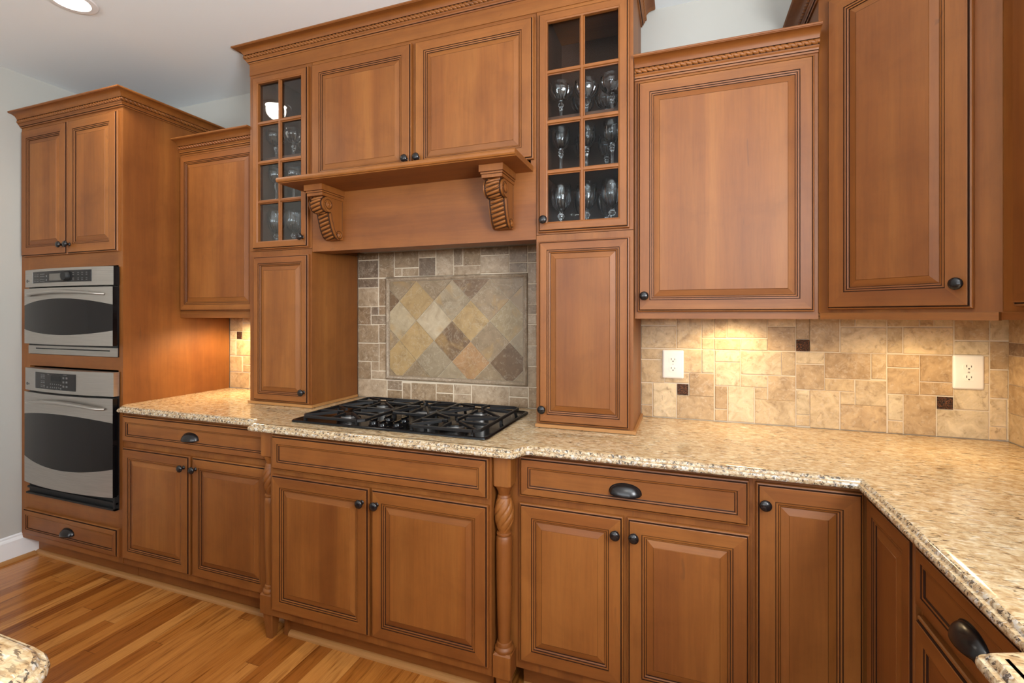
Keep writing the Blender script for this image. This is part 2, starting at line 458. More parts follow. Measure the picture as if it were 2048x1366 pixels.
# baseboards
bb = [(0,0),(-.016,0),(-.016,.112),(-.012,.122),(-.008,.128),(-.008,.136),(0,.142)]
o = MB().rings([[(XL-y, YR, z) for y, z in bb], [(XL-y, -.53, z) for y, z in bb]], 0, True, True, True)
struct('baseboard_left', o, M['white'])
qr = [(0,0),(.019,0),(.0175,.007),(.0135,.0135),(.007,.0175),(0,.019)]
def qround(name, p0, p1, nrm):
    # quarter round from p0 to p1 on the floor, nrm = outward direction
    m = MB(); R = []
    for p in (p0, p1): R.append([(p[0]+nrm[0]*a, p[1]+nrm[1]*a, z) for a, z in qr])
    m.rings(R, 0, True, True, True)
    return struct(name, m, M['oak'])
qround('trim_1', (XL+.016, YR, 0), (XL+.016, -.55, 0), (1,0))
qround('trim_2', (XL+.016, -.531, 0), (-1.60, -.531, 0), (0,-1))
qround('trim_3', (-1.562, -.592, 0), (-.612, -.592, 0), (0,-1))
qround('trim_4', (-.53, -.531, 0), (.575, -.531, 0), (0,-1))

# recessed lights
def downlight(x, y, label, power, grp='recessed ceiling lights'):
    t = thing('recessed_light', label, 'ceiling light', (x, y, ZC), 0, grp)
    MB().lathe([(.062,-.001),(.066,-.006),(.088,-.005),(.092,-.001)], n=40, cap0=False, cap1=False).build('trim_ring', M['white'], t, smooth=True)
    MB().lathe([(.062,-.002),(.050,.0),(.0,.0)], n=32, cap0=False, cap1=False).build('lamp', M['lamp'], t)
    l = bpy.data.lights.new('downlight', 'SPOT'); l.energy = power; l.color = (1.0,.93,.83)
    l.spot_size = radians(150); l.spot_blend = .6; l.shadow_soft_size = .06
    lo = bpy.data.objects.new('downlight', l); COL.objects.link(lo); lo.location = (x, y, ZC-.03)
downlight(-2.47, -.90, 'round recessed ceiling light at the top left, in front of the oven cabinet', DLP)
downlight(-1.36, -4.86, 'round recessed ceiling light far behind, mirrored in the right glass door', DLP)
downlight(-.10, -2.6, 'round recessed ceiling light above the aisle behind the camera', DLP)  # unseen lamp, added as an extra light source

# ------------------------------------------------------------------ cabinet doors
def ring_rect(x0, x1, z0, z1, ins, y):
    return [(x0+ins, y, z0+ins), (x1-ins, y, z0+ins), (x1-ins, y, z1-ins), (x0+ins, y, z1-ins)]
def panel(mb, x0, x1, z0, z1, prof, cm=0):
    # nested mitred rectangles; prof = [(inset, y, glaze?)]; slots 0 vertical grain, 1 horizontal grain, 2 glaze
    b = len(mb.v)
    for ins, y, g in prof: mb.v += ring_rect(x0, x1, z0, z1, ins, y)
    for k in range(len(prof)-1):
        for i in range(4):
            j = (i+1) % 4
            mb.f.append([b+4*k+i, b+4*k+j, b+4*k+4+j, b+4*k+4+i])
            mb.m.append(2 if prof[k+1][2] else (1 if i in (0, 2) else 0)); mb.c.append(None)
    k = len(prof)-1
    mb.f.append([b+4*k+i for i in range(4)]); mb.m.append(cm); mb.c.append(None)
    mb.f.append([b+i for i in range(4)][::-1]); mb.m.append(cm); mb.c.append(None)
OUT = [(0,0,0),(0,-.010,0),(.0015,-.0135,0),(.0050,-.0145,0),(.0054,-.0120,1),(.0080,-.0120,1),(.0084,-.0188,1),(.0100,-.0200,0)]
def door_prof(fw):
    return OUT + [(fw,-.0200,0),(fw+.0003,-.0172,1),(fw+.0022,-.0172,1),(fw+.0028,-.0188,0),(fw+.0072,-.0182,0),(fw+.0077,-.0160,1),(fw+.0094,-.0160,1),
                  (fw+.0100,-.0168,0),(fw+.0138,-.0152,0),(fw+.0142,-.0122,1),(fw+.0154,-.0120,1),(fw+.0160,-.0125,0),(fw+.0365,-.0178,0),(fw+.0368,-.0170,1),(fw+.0378,-.0186,0)]
def drawer_prof(fw):
    return OUT + [(fw,-.0200,0),(fw+.0003,-.0172,1),(fw+.0022,-.0172,1),(fw+.0028,-.0184,0),(fw+.0066,-.0176,0),(fw+.0071,-.0142,1),(fw+.0090,-.0138,1),(fw+.0096,-.0136,0)]
MATS3 = [M['wv'], M['wh'], M['glaze']]
def door(parent, x0, x1, z0, z1, knob=None, fw=.050, name='door'):
    mb = MB(); panel(mb, x0, x1, z0, z1, door_prof(fw))
    d = mb.build(name, MATS3, parent)
    if knob: make_knob(d, knob[0], knob[1])
    return d
def drawer(parent, x0, x1, z0, z1, pull=True, fw=.030, name='drawer'):
    mb = MB(); panel(mb, x0, x1, z0, z1, drawer_prof(fw), 1)
    d = mb.build(name, MATS3, parent)
    if pull: make_cup(d, (x0+x1)/2, (z0+z1)/2)
    return d
KNOB = [(.009,0),(.009,.002),(.0065,.004),(.0060,.011),(.0075,.014),(.0135,.0165),(.0165,.0200),(.0168,.0225),(.0150,.0260),(.0100,.0290),(.0045,.0302),(.0001,.0304)]
def make_knob(parent, x, z):
    return MB().lathe(KNOB, o=(x,-.0195,z), axis='y', n=20, cap1=False).build('knob', M['bronze'], parent, smooth=True, sharp=50)
def make_cup(parent, x, z, y0=-.0125):
    # quarter-ellipsoid bin pull, open below
    w, h, d = .050, .031, .029; R = []
    n = 20; zb = z-.015
    for k in range(11):
        be = (k/10)*pi/2
        R.append([(x+w*cos(pi*i/n), y0-d*(sin(pi*i/n)**.8)*cos(be), zb+h*(sin(pi*i/n)**.8)*sin(be)-.006*(sin(pi*i/n)**.8)*cos(be)**2) for i in range(n+1)])
    mb = MB().rings(R, 0, closed=False)
    # back flange
    fl = [[(x+(w+q)*cos(pi*i/n), y0-y, zb+(h+q)*sin(pi*i/n)**.8) for i in range(n+1)] for q, y in ((.0,.0),(.0022,.0),(.0022,.002),(.0,.002))]
    mb.rings(fl, 0, closed=False)
    o = mb.build('cup_pull', M['bronze'], parent, smooth=True, sharp=60)
    md = o.modifiers.new('solid', 'SOLIDIFY'); md.thickness = .0018; md.offset = 0
    return o

# ------------------------------------------------------------------ crown moulding with rope
CROWN = [(0,0),(.006,0),(.007,.006),(.011,.0075),(.0125,.013),(.0165,.0165),(.0185,.0200),(.0185,.0215),(.0150,.0222),(.0150,.0405),(.0215,.0412),(.0225,.0430),
         (.0255,.0500),(.0310,.0570),(.0400,.0625),(.0500,.0650),(.0580,.0655),(.0590,.0670),(.0615,.0680),(.0620,.0720),(.0610,.0745),(0,.0745)]
def offset_path(path, d):
    # offset an open xy polyline to its right-hand side (outside) with mitres
    n = len(path); out = []
    for i in range(n):
        ns = []
        for a, b in ((i-1, i), (i, i+1)):
            if 0 <= a and b < n:
                dx, dy = path[b][0]-path[a][0], path[b][1]-path[a][1]; l = sqrt(dx*dx+dy*dy)
                ns.append((dy/l, -dx/l))
        if len(ns) == 1: nx, ny = ns[0]; k = 1
        else:
            nx, ny = ns[0][0]+ns[1][0], ns[0][1]+ns[1][1]
            q = (nx*nx+ny*ny); k = 2/q
        out.append((path[i][0]+nx*k*d, path[i][1]+ny*k*d))
    return out
def rope(mb, a, b, r=.0090, pitch=.0200, z=0, hand=1, ext=None):
    # half-buried twisted rope from a to b (xy) at height z
    dx, dy = b[0]-a[0], b[1]-a[1]; L = sqrt(dx*dx+dy*dy); ux, uy = dx/L, dy/L; nx, ny = uy, -ux
    if ext: a = (a[0]-ux*ext[0], a[1]-uy*ext[0]); L += ext[0]+ext[1]
    ns = max(4, int(L/pitch*12)); R = []
    for i in range(ns+1):
        s_ = L*i/ns; ring = []
        for j in range(11):
            th = -pi/2 + pi*j/10                     # facing outwards
            ph = s_/pitch + hand*th/pi*.95
            rr = r*(.52 + .50*min(1, abs(sin(pi*ph))*1.5)**.7)
            o_ = rr*cos(th)
            ring.append((a[0]+ux*s_+nx*o_, a[1]+uy*s_+ny*o_, z+rr*1.0*sin(th)))
        R.append(ring)
    mb.rings(R, 0, closed=False)
def crown(name, path, zb, parent=None, sc=1.0):
    mb = MB(); R = []
    cols = [offset_path(path, p*sc) for p, h in CROWN]
    for i in range(len(path)):
        R.append([(cols[k][i][0], cols[k][i][1], zb+CROWN[k][1]*sc) for k in range(len(CROWN))])
    mb.rings(R, 0, True, True, True)
    gz = [k for k in range(len(CROWN)) if k in (2, 6, 7, 8, 9)]
    nk = len(CROWN)
    for fi in range((len(path)-1)*nk):
        if fi % nk in gz: mb.m[fi] = 1
    o = mb.build(name, [M['wh'], M['glaze']], parent, smooth=True, sharp=28)
    rp = MB(); pp = offset_path(path, .0165*sc)
    for i in range(len(pp)-1): rope(rp, pp[i], pp[i+1], z=zb+.0312*sc, ext=(.006 if i else 0, .006 if i < len(pp)-2 else 0))
    rp.build('rope_trim', M['wh'], o, smooth=True, sharp=80)
    return o

# ------------------------------------------------------------------ carcass builder (local frame: x along width, y = 0 face, +y to the wall)
def carcass(parent, w, dep, z0, z1, openings=(), t=.019, name='carcass', mid=(), solid=False, ft=.019, mats=None, off=0):
    """box of panels with a face frame whose openings are (x0,x1,z0,z1); without openings it is a closed body"""
    mb = MB()
    if not openings:
        mb.box(0, w, 0, dep, z0, z1)
        return mb.build(name, M['wv'], parent)
    mb.box(off, off+t, ft, dep, z0, z1); mb.box(w-t, w, ft, dep, z0, z1)
    mb.box(off+t, w-t, dep-.008, dep, z0, z1, 2)
    mb.box(off+t, w-t, ft, dep-.008, z0, z0+t, 1); mb.box(off+t, w-t, ft, dep-.008, z1-t, z1, 1)
    # face frame by slicing into bands
    xs = sorted({0, w, *[q for o in openings for q in o[:2]]}); zs = sorted({z0, z1, *[q for o in openings for q in o[2:]]})
    for i in range(len(xs)-1):
        for j in range(len(zs)-1):
            cx, cz = (xs[i]+xs[i+1])/2, (zs[j]+zs[j+1])/2
            if any(o[0] < cx < o[1] and o[2] < cz < o[3] for o in openings): continue
            horiz = any(o[0] < cx < o[1] for o in openings)
            mb.box(xs[i], xs[i+1], 0, ft, zs[j], zs[j+1], 1 if horiz else 0)
    return mb.build(name, mats or [M['wv'], M['wh'], M['wv']], parent)

# ================================================================== OVEN TOWER
T = thing('oven_cabinet', 'tall maple cabinet on the left that holds two stacked steel ovens', 'cabinet', (-3.487, -.60, 0))
TW = .855
carcass(T, TW, .598, .115, 2.425, openings=[(.078,.822,1.150,1.618),(.078,.822,.378,1.086)])
MB().box(.078, .822, .02, .58, 1.086, 1.150, 0).build('oven_shelf', M['wh'], T)
door(T, .030, .434, 1.688, 2.395, (.408, 1.738))
door(T, .438, .834, 1.688, 2.395, (.466, 1.738))
drawer(T, .045, .838, .148, .290)
MB().box(.0, TW, .07, .085, .0, .115).build('toe_kick', M['wh'], T)
crown('crown_molding', [(0.0, 0), (TW, 0), (TW, .597)], 2.415, T)

def bow(x, x0, x1, y_end, bulge):
    u = (x-(x0+x1)/2)/((x1-x0)/2)
    return y_end - bulge*(1-u*u)
def bowed_plate(mb, x0, x1, z0f, z1f, ye, bl, yback, m=0, n=24, side=None):
    sd = m if side is None else side
    # curved-in-plan plate between functions z0f(x), z1f(x)
    F0 = []; F1 = []; B0 = []; B1 = []
    for i in range(n+1):
        x = x0+(x1-x0)*i/n; y = bow(x, BX0, BX1, ye, bl)
        F0.append((x, y, z0f(x))); F1.append((x, y, z1f(x))); B0.append((x, yback, z0f(x))); B1.append((x, yback, z1f(x)))
    mb.rings([B0, F0, F1, B1], m, closed=False)
    mb.add([B0[0], F0[0], F1[0], B1[0]], [(0,1,2,3)], sd); mb.add([B0[n], F0[n], F1[n], B1[n]], [(3,2,1,0)], sd)
    mb.rings([B1, B0], m, closed=False)
OX0, OX1 = .102, .837                      # oven fronts in the tower frame
BX0, BX1 = OX0, OX1
def K(v): return lambda x: v
def arc(x0, x1, ze, zm):
    return lambda x: zm + (ze-zm)*(((x-(x0+x1)/2)/((x1-x0)/2))**2)
def oven(name, label, zp0, zp1, zd0, zd1, win, zb, hz, hbow, inset, marks, trim):
    ov = thing(name, label, 'oven', (-3.487, -.60, 0))
    YE, BL = -.032, .030
    MB().box(.084, .816, .012, .50, zb+.004, zp1-.006).build('chassis', M['black'], ov)
    if trim == 'steel':
        tr = MB().box(.082, .826, -.006, .0, zb+.001, zp1-.001, 1).box(.082, .828, -.009, -.006, zb+.001, zb+.046, 0)
        tr.box(.15, .77, -.0095, -.009, zb+.028, zb+.034, 1)
        tr.build('lower_trim', [M['steel'], M['black']], ov)
    else:
        tr = MB().box(.086, .828, -.006, .0, zb+.001, zp1-.001, 0)
        tr.box(.086, .828, -.022, -.006, zb+.001, zb+.010, 0).box(.086, .828, -.016, -.006, zb+.030, zb+.040, 0)
        tr.box(.816, .828, -.022, -.006, zb+.001, zp0-.01, 0)
        tr.build('lower_vent', M['dark'], ov)
    # control panel
    mb = MB(); bowed_plate(mb, OX0, OX1, K(zp0), K(zp1), YE, BL, -.006, side=1 if trim == 'steel' else 0)
    cp = mb.build('control_panel', [M['steel'], M['black']], ov, smooth=True, sharp=40)
    a, b, c0, c1 = inset
    mb = MB(); bowed_plate(mb, a, b, K(zp0+c0), K(zp0+c1), YE-.002, BL, -.010); mb.build('control_glass', M['panelblk'], cp, smooth=True, sharp=40)
    mb = MB()
    bowed_plate(mb, a-.006, a, K(zp0+c0), K(zp0+c1), YE-.003, BL, -.010, n=2); mb.build('bright_edge', M['alu'], cp)
    for (mx, mz, mw, mh) in marks:
        y = bow(mx, OX0, OX1, YE-.002, BL)
        MB().box(mx-mw/2, mx+mw/2, y-.0008, y+.002, zp0+mz-mh/2, zp0+mz+mh/2).build('button', M['mark'], cp)
    y = bow(OX0+.03, OX0, OX1, YE, BL)
    MB().lathe([(.0085,0),(.0085,.0012),(.0001,.0014)], o=(OX0+.030, y+.0002, zp0+.034), axis='y', n=20).box(OX0+.045, OX0+.072, y-.0035, y-.001, zp0+.029, zp0+.038).build('maker_badge', M['mark_d'], cp)
    # door
    wl0, wl1, wm0, wm1 = win
    mb = MB(); bowed_plate(mb, OX0, OX1, K(zd0), arc(OX0, OX1, wl0, wm0), YE-.004, BL, -.016, side=1)
    bowed_plate(mb, OX0, OX1, arc(OX0, OX1, wl1, wm1), K(zd1), YE-.004, BL, -.016, side=1)
    dr = mb.build('oven_door', [M['steel'], M['black']], ov, smooth=True, sharp=40)
    mb = MB(); bowed_plate(mb, OX0, OX1, arc(OX0, OX1, wl0, wm0), arc(OX0, OX1, wl1, wm1), YE-.0035, BL, -.0165, side=1)
    mb.build('window', [M['glassblk'], M['black']], dr, smooth=True, sharp=40)
    MB().box(OX0+.004, OX1-.004, -.016, -.0065, zd0+.004, zd1-.004).build('door_core', M['black'], dr)
    pts = []; rs = []
    hx0, hx1 = OX0+.080, OX1-.045
    for i in range(29):
        u = i/28; x = hx0+(hx1-hx0)*u; q = 1-(2*u-1)**2
        yb_ = bow(x, OX0, OX1, YE-.004, BL)
        st = .022*min(1, (1-abs(2*u-1))*9)**.6
        pts.append((x, yb_-.002-st, hz + hbow*q)); rs.append(.0095+.0065*q)
    MB().tube(pts, rs, n=12, flat=.62).build('handle', M['steel'], dr, smooth=True, sharp=60)
    return ov, cp
mk1 = [(x, z, .018, .003) for x in (.235,.262) for z in (.064,.055,.038,.029)] + [(x, z, .020, .003) for x in (.300,.322) for z in (.066,.054,.038,.028)] + \
      [(x, z, .010, .010) for x in (.352,) for z in (.055,.034)] + [(x, z, .012, .003) for x in (.575,.612,.640,.670) for z in (.066,.056,.038,.030)]
o1, cp1 = oven('wall_oven', 'upper, shorter steel wall oven with a round dial on its panel', 1.516, 1.610, 1.211, 1.508, (1.288, 1.418, 1.262, 1.452), 1.152, 1.470, .016,
     (.205,.700,.020,.080), mk1, 'steel')
y = bow(.42, OX0, OX1, -.034, .030)
MB().box(.382, .482, y-.0012, y+.003, 1.516+.030, 1.516+.066).build('display', M['disp'], cp1)
y = bow(.53, OX0, OX1, -.034, .030)
MB().lathe([(.027,0),(.026,.010),(.022,.017),(.0001,.018)], o=(.525, y, 1.516+.050), axis='y', n=28).build('dial', M['dark'], cp1, smooth=True)
mk2 = [(x, z, .016, .004) for x in (.305,.327) for z in (.090,.082,.074,.058,.050,.036,.028)] + [(.39+.018*i, z, .006, .006) for i in range(5) for z in (.046,.029)] + \
      [(x, z, .014, .010) for x in (.500,.525) for z in (.082,.060,.038)] + [(.36,.028,.012,.006),(.37,.095,.016,.003),(.512,.098,.030,.003),(.450,.018,.030,.003),(.478,.044,.010,.006),(.478,.026,.010,.008)]
o2, cp2 = oven('wall_oven', 'lower, taller steel wall oven with a plain keypad and black gap below', .958, 1.078, .455, .948, (.596, .826, .560, .850), .381, .895, .022,
     (.235,.590,.017,.103), mk2, 'black')
y = bow(.43, OX0, OX1, -.034, .030)
MB().box(.395, .475, y-.0012, y+.003, .958+.064, .958+.090).build('display', M['dark'], cp2)

# ================================================================== UPPER LEFT WALL CABINET
C = thing('wall_cabinet', 'short wall cabinet between the oven cabinet and the left glass-door column', 'cabinet', (-2.630, -.305, 0))
carcass(C, .570, .303, 1.372, 2.268, openings=[(.04,.530,1.412,2.228)])
door(C, .010, .568, 1.385, 2.250, fw=.038)
crown('crown_molding', [(0, 0), (.556, 0)], 2.262, C)
MB().box(.0, .555, -.004, .016, 1.350, 1.372).build('light_rail', M['wh'], C)

# ================================================================== HOOD CABINET AND GLASS COLUMNS
FY = -.347
def display_cab(x0, w, label, hinge_right):
    D = thing('glass_door_cabinet', label, 'cabinet', (x0, FY, 0))
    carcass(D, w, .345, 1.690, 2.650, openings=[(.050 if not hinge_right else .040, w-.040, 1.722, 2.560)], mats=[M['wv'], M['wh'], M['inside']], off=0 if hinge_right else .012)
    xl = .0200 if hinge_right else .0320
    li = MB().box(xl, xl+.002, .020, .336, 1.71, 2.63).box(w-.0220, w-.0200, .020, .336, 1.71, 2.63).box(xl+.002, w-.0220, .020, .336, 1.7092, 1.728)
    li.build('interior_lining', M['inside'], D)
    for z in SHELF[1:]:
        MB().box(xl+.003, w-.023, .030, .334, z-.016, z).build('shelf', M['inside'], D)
    dx0, dx1, dz0, dz1 = .030, w-.012, 1.696, 2.572
    if hinge_right: dx0, dx1 = .010, w-.014
    fw = .040
    mb = MB()
    pr = [(0,0,0),(0,-.010,0),(.0015,-.0135,0),(.0050,-.0145,0),(.0054,-.0120,1),(.0080,-.0120,1),(.0084,-.0188,1),(.0100,-.0200,0),(fw-.006,-.0200,0),(fw-.005,-.0185,0),(fw,-.0160,0),(fw,-.0045,0),(fw,0,0)]
    b = len(mb.v)
    for ins, y, g in pr: mb.v += ring_rect(dx0, dx1, dz0, dz1, ins, y)
    for k in range(len(pr)-1):
        for i in range(4):
            j = (i+1) % 4
            mb.f.append([b+4*k+i, b+4*k+j, b+4*k+4+j, b+4*k+4+i]); mb.m.append(2 if pr[k+1][2] else (1 if i in (0,2) else 0)); mb.c.append(None)
    for i in range(4):
        j = (i+1) % 4; k = len(pr)-1
        mb.f.append([b+4*k+i, b+4*k+j, b+j, b+i]); mb.m.append(0); mb.c.append(None)
    d = mb.build('door', MATS3, D)
    gx0, gx1, gz0, gz1 = dx0+fw, dx1-fw, dz0+fw, dz1-fw
    mt = MB(); mp = [(-.010,-.004),(-.010,-.009),(-.007,-.010),(-.0045,-.0155),(.0045,-.0155),(.007,-.010),(.010,-.009),(.010,-.004)]
    xc = (gx0+gx1)/2
    mt.rings([[(xc+a, y-.0006, gz0) for a, y in mp], [(xc+a, y-.0006, gz1) for a, y in mp]], 0, True, True, True)
    for k in (1,2,3):
        z = gz0+(gz1-gz0)*k/4
        mt.rings([[(gx0, y, z+a) for a, y in mp], [(gx1, y, z+a) for a, y in mp]], 1, True, True, True)
    mt.build('muntin_grid', [M['wv'], M['wh']], d)
    MB().box(gx0+.0005, gx1-.0005, -.0040, -.0015, gz0+.0005, gz1-.0005).build('glass_pane', M['pane'], d)
    make_knob(d, (dx0+.028) if hinge_right else (dx1-.028), 1.743)
    return D
SHELF = [1.728, 1.958, 2.172]
DL = display_cab(-2.071, .396, 'narrow glass-door cabinet left of the range hood, its bottom panes behind the mantel end', False)
DR = display_cab(-.538, .382, 'narrow glass-door cabinet right of the range hood, full of crystal glasses', True)

H = thing('hood_cabinet', 'wide two-door cabinet above the cooktop with a mantel shelf on carved brackets', 'cabinet', (-1.673, FY, 0))
HW = 1.133
hc = MB()
hc.box(0, HW, .0, .019, 2.545, 2.650, 1).box(0, .022, 0, .019, 1.96, 2.545).box(HW-.022, HW, 0, .019, 1.96, 2.545).box(.552, .588, 0, .019, 1.96, 2.545)
hc.box(0, .018, .019, .345, 1.94, 2.65).box(HW-.018, HW, .019, .345, 1.94, 2.65).box(.018, HW-.018, .019, .345, 1.94, 1.96, 1).box(.018, HW-.018, .019, .345, 2.63, 2.65, 1).box(.018, HW-.018, .337, .345, 1.96, 2.63)
hc.build('carcass', [M['wv'], M['wh']], H)
door(H, .008, .561, 1.996, 2.572, (.538, 2.056), fw=.048)
door(H, .577, 1.126, 1.996, 2.572, (.598, 2.056), fw=.048)
MB().box(0, HW, 0, .019, 1.672, 1.96, 0).box(.0, HW, .019, .10, 1.672, 1.684, 0).build('valance', M['wh'], H)
# hood liner
MB().box(.06, HW-.06, .10, .33, 1.70, 1.72).build('hood_liner', M['steel'], H)
# mantel shelf with rounded front edge
mp = [(.0,1.948),(-.212,1.948),(-.214,1.951),(-.222,1.951),(-.2265,1.955),(-.228,1.961),(-.2265,1.967),(-.222,1.971),(0,1.971)]
ms = MB()
R = []
for s_, k in ((-1, 0), (1, 1)):
    R.append([((0.006 if s_ < 0 else 1.121), y, z) for y, z in mp])
ms.rings(R, 0, True, True, True)
ms.build('mantel_shelf', M['wh'], H, smooth=True, sharp=35)
def corbel(xc):
    c = MB()
    c.box(xc-.050, xc+.050, -.153, -.0, 1.922, 1.948).box(xc-.046, xc+.046, -.146, 0, 1.914, 1.922)
    c.box(xc-.043, xc+.043, -.142, 0, 1.900, 1.914)
    prof = [(0,1.900),(-.122,1.900)]
    for i in range(15):
        a = pi/2*0.9 - i/14*pi*1.12
        prof.append((-.100-.036*cos(a), 1.866+.034*sin(a)))
    prof += [(-.086,1.826),(-.082,1.806),(-.076,1.786),(-.068,1.764),(-.058,1.744),(-.046,1.728),(-.032,1.719),(-.016,1.716),(0,1.720)]
    c.prism_x(prof, xc-.039, xc+.039)
    o = c.build('corbel', M['wv'], H)
    # carved fluted face following the front curve
    fp = [(-.120,1.899)]
    for i in range(12):
        a = pi/2*.80 - i/11*pi*.98
        fp.append((-.100-.037*cos(a), 1.866+.035*sin(a)))
    fp += [(-.088,1.824),(-.084,1.806),(-.078,1.786),(-.070,1.764),(-.060,1.744),(-.048,1.728),(-.034,1.7185)]
    # resample
    L = [0]
    for i in range(1, len(fp)): L.append(L[-1]+sqrt((fp[i][0]-fp[i-1][0])**2+(fp[i][1]-fp[i-1][1])**2))
    def at(s_):
        for i in range(1, len(fp)):
            if s_ <= L[i]:
                q = (s_-L[i-1])/((L[i]-L[i-1]) or 1); return (fp[i-1][0]+(fp[i][0]-fp[i-1][0])*q, fp[i-1][1]+(fp[i][1]-fp[i-1][1])*q)
        return fp[-1]
    lf = MB(); n = 14
    for k in range(n):
        s0 = L[-1]*(k+.35)/n; pts = []; rs = []
        for i in range(7):
            u = i/6-.5
            s_ = min(max(s0 - u*.016, 0), L[-1])
            y, z = at(s_); pts.append((xc+u*.054, y-.0005, z)); rs.append(.0062*(1-.5*(abs(u)*2)**3))
        lf.tube(pts, rs, n=8)
    lf.build('fluted_leaf', M['wv'], o, smooth=True, sharp=70)
    gl = MB()
    for sx in (-1, 1):
        gl.tube([(xc+sx*.031, y-.0016, z) for y, z in fp], .0022, n=6)
    for k in range(n+1):
        s0 = L[-1]*(k-.15)/n; pts = []
        for i in range(7):
            u = i/6-.5; s_ = min(max(s0 - u*.016, 0), L[-1]); y, z = at(s_); pts.append((xc+u*.060, y-.0002, z))
        gl.tube(pts, .0017, n=6)
    gl.box(xc-.0462, xc+.0462, -.1462, 0, 1.9205, 1.9222).box(xc-.0432, xc+.0432, -.1422, 0, 1.9125, 1.9145)
    gl.build('glaze_lines', M['glaze'], o, smooth=True, sharp=70)
    for sx in (-1, 1):
        vo2 = MB()
        for (yc, zc, r) in ((-.098,1.866,.017), (-.026,1.738,.014)):
            prof_ = [(r,0),(r,.003),(r*.8,.005),(r*.62,.003),(r*.45,.003),(r*.35,.005),(.0001,.006)]
            MB().lathe([(q, h*sx) for q, h in prof_], o=(xc+sx*.039, yc, zc), axis='x', n=20).build('volute', M['wv'], o, smooth=True, sharp=50)
            # spiral edge line
            sp = []
            for i in range(40):
                a = i/39*2.2*pi; rr = r*(1.55-.012*i)
                sp.append((xc+sx*.0395, yc-rr*cos(a), zc+rr*sin(a)*.95))
            vo2.tube(sp, .0011, n=5)
        vo2.tube([(xc+sx*.0393, y+.011, z) for y, z in fp[6:]], .0011, n=5)
        vo2.tube([(xc+sx*.0393, -.006, z) for z in (1.896, 1.76)], .0009, n=5)
        vo2.build('volute_line', M['glaze'], o)
corbel(.142); corbel(.997)
cm = crown('crown_molding', [(-2.071, -.0), (-2.071, FY), (-.156, FY), (-.156, -.0)], 2.650)
MB().box(-2.0715, -.1555, FY-.0035, FY-.0005, 2.590, 2.652).build('frieze_board', M['wh'], cm)
tag(cm, 'long rope-carved crown molding across the top of the hood cabinets, meeting the ceiling', 'crown molding')

# counter-standing cabinets under the glass columns
def counter_cab(x0, w, label, kn, dx0, dx1):
    D = thing('counter_cabinet', label, 'cabinet', (x0, FY, .916))
    if x0 < -1: MB().box(.012, w, 0, .345, 0, .772).box(0, .012, 0, .019, 0, .772).build('carcass', M['wv'], D)
    else: carcass(D, w, .345, 0, .772)
    d = door(D, dx0, dx1, .018, .745, None, fw=.036)
    make_knob(d, kn, .075)
    MB().box(-.004 if x0 < -1 else -.002, w+.010, -.012, -.0005, 0, .013).box(w+.0005, w+.010, -.0005, .335, 0, .013).build('base_molding', M['oak'], D)
counter_cab(-2.071, .396, 'narrow one-door cabinet standing on the counter left of the cooktop', .363, .036, .386)
counter_cab(-.538, .382, 'narrow one-door cabinet standing on the counter right of the cooktop', .032, .012, .369)

# ================================================================== RIGHT WALL CABINETS
C = thing('wall_cabinet', 'broad single-door wall cabinet right of the glass-door column, knob at its lower left', 'cabinet', (-.154, -.305, 0))
carcass(C, .611, .303, 1.372, 2.275, openings=[(.04,.57,1.412,2.235)])
door(C, .011, .598, 1.378, 2.256, (.037, 1.438), fw=.044)
crown('crown_molding', [(0, 0), (.611, 0)], 2.266, C)
MB().box(.0, .611, -.004, .016, 1.352, 1.372).build('light_rail', M['wh'], C)

C = thing('corner_wall_cabinet', 'tall angled corner wall cabinet reaching above its neighbour, knob at lower right', 'cabinet', (.459, -.302, 0), radians(-45))
cw = .466
# body polygon in world offsets -> local
def to_local(px, py, ox, oy, rot):
    dx, dy = px-ox, py-oy; return (dx*cos(-rot)-dy*sin(-rot), dx*sin(-rot)+dy*cos(-rot))
poly = [to_local(*p, .459, -.302, radians(-45)) for p in [(.459,-.302),(.459,-.001),(1.116,-.001),(1.116,-.6315),(.7885,-.6315)]]
MB().prism_z(poly, 1.374, 2.455).build('carcass', M['wv'], C)
door(C, .036, .412, 1.384, 2.42, (.387, 1.450), fw=.056)
MB().box(.008, cw-.006, -.004, .012, 1.352, 1.3735).build('light_rail', M['wh'], C)
cp_ = [to_local(*p, .459, -.302, radians(-45)) for p in [(.459,-.002),(.459,-.302),(.7885,-.6315),(.7885,-.72)]]
crown('crown_molding', cp_, 2.448, C)

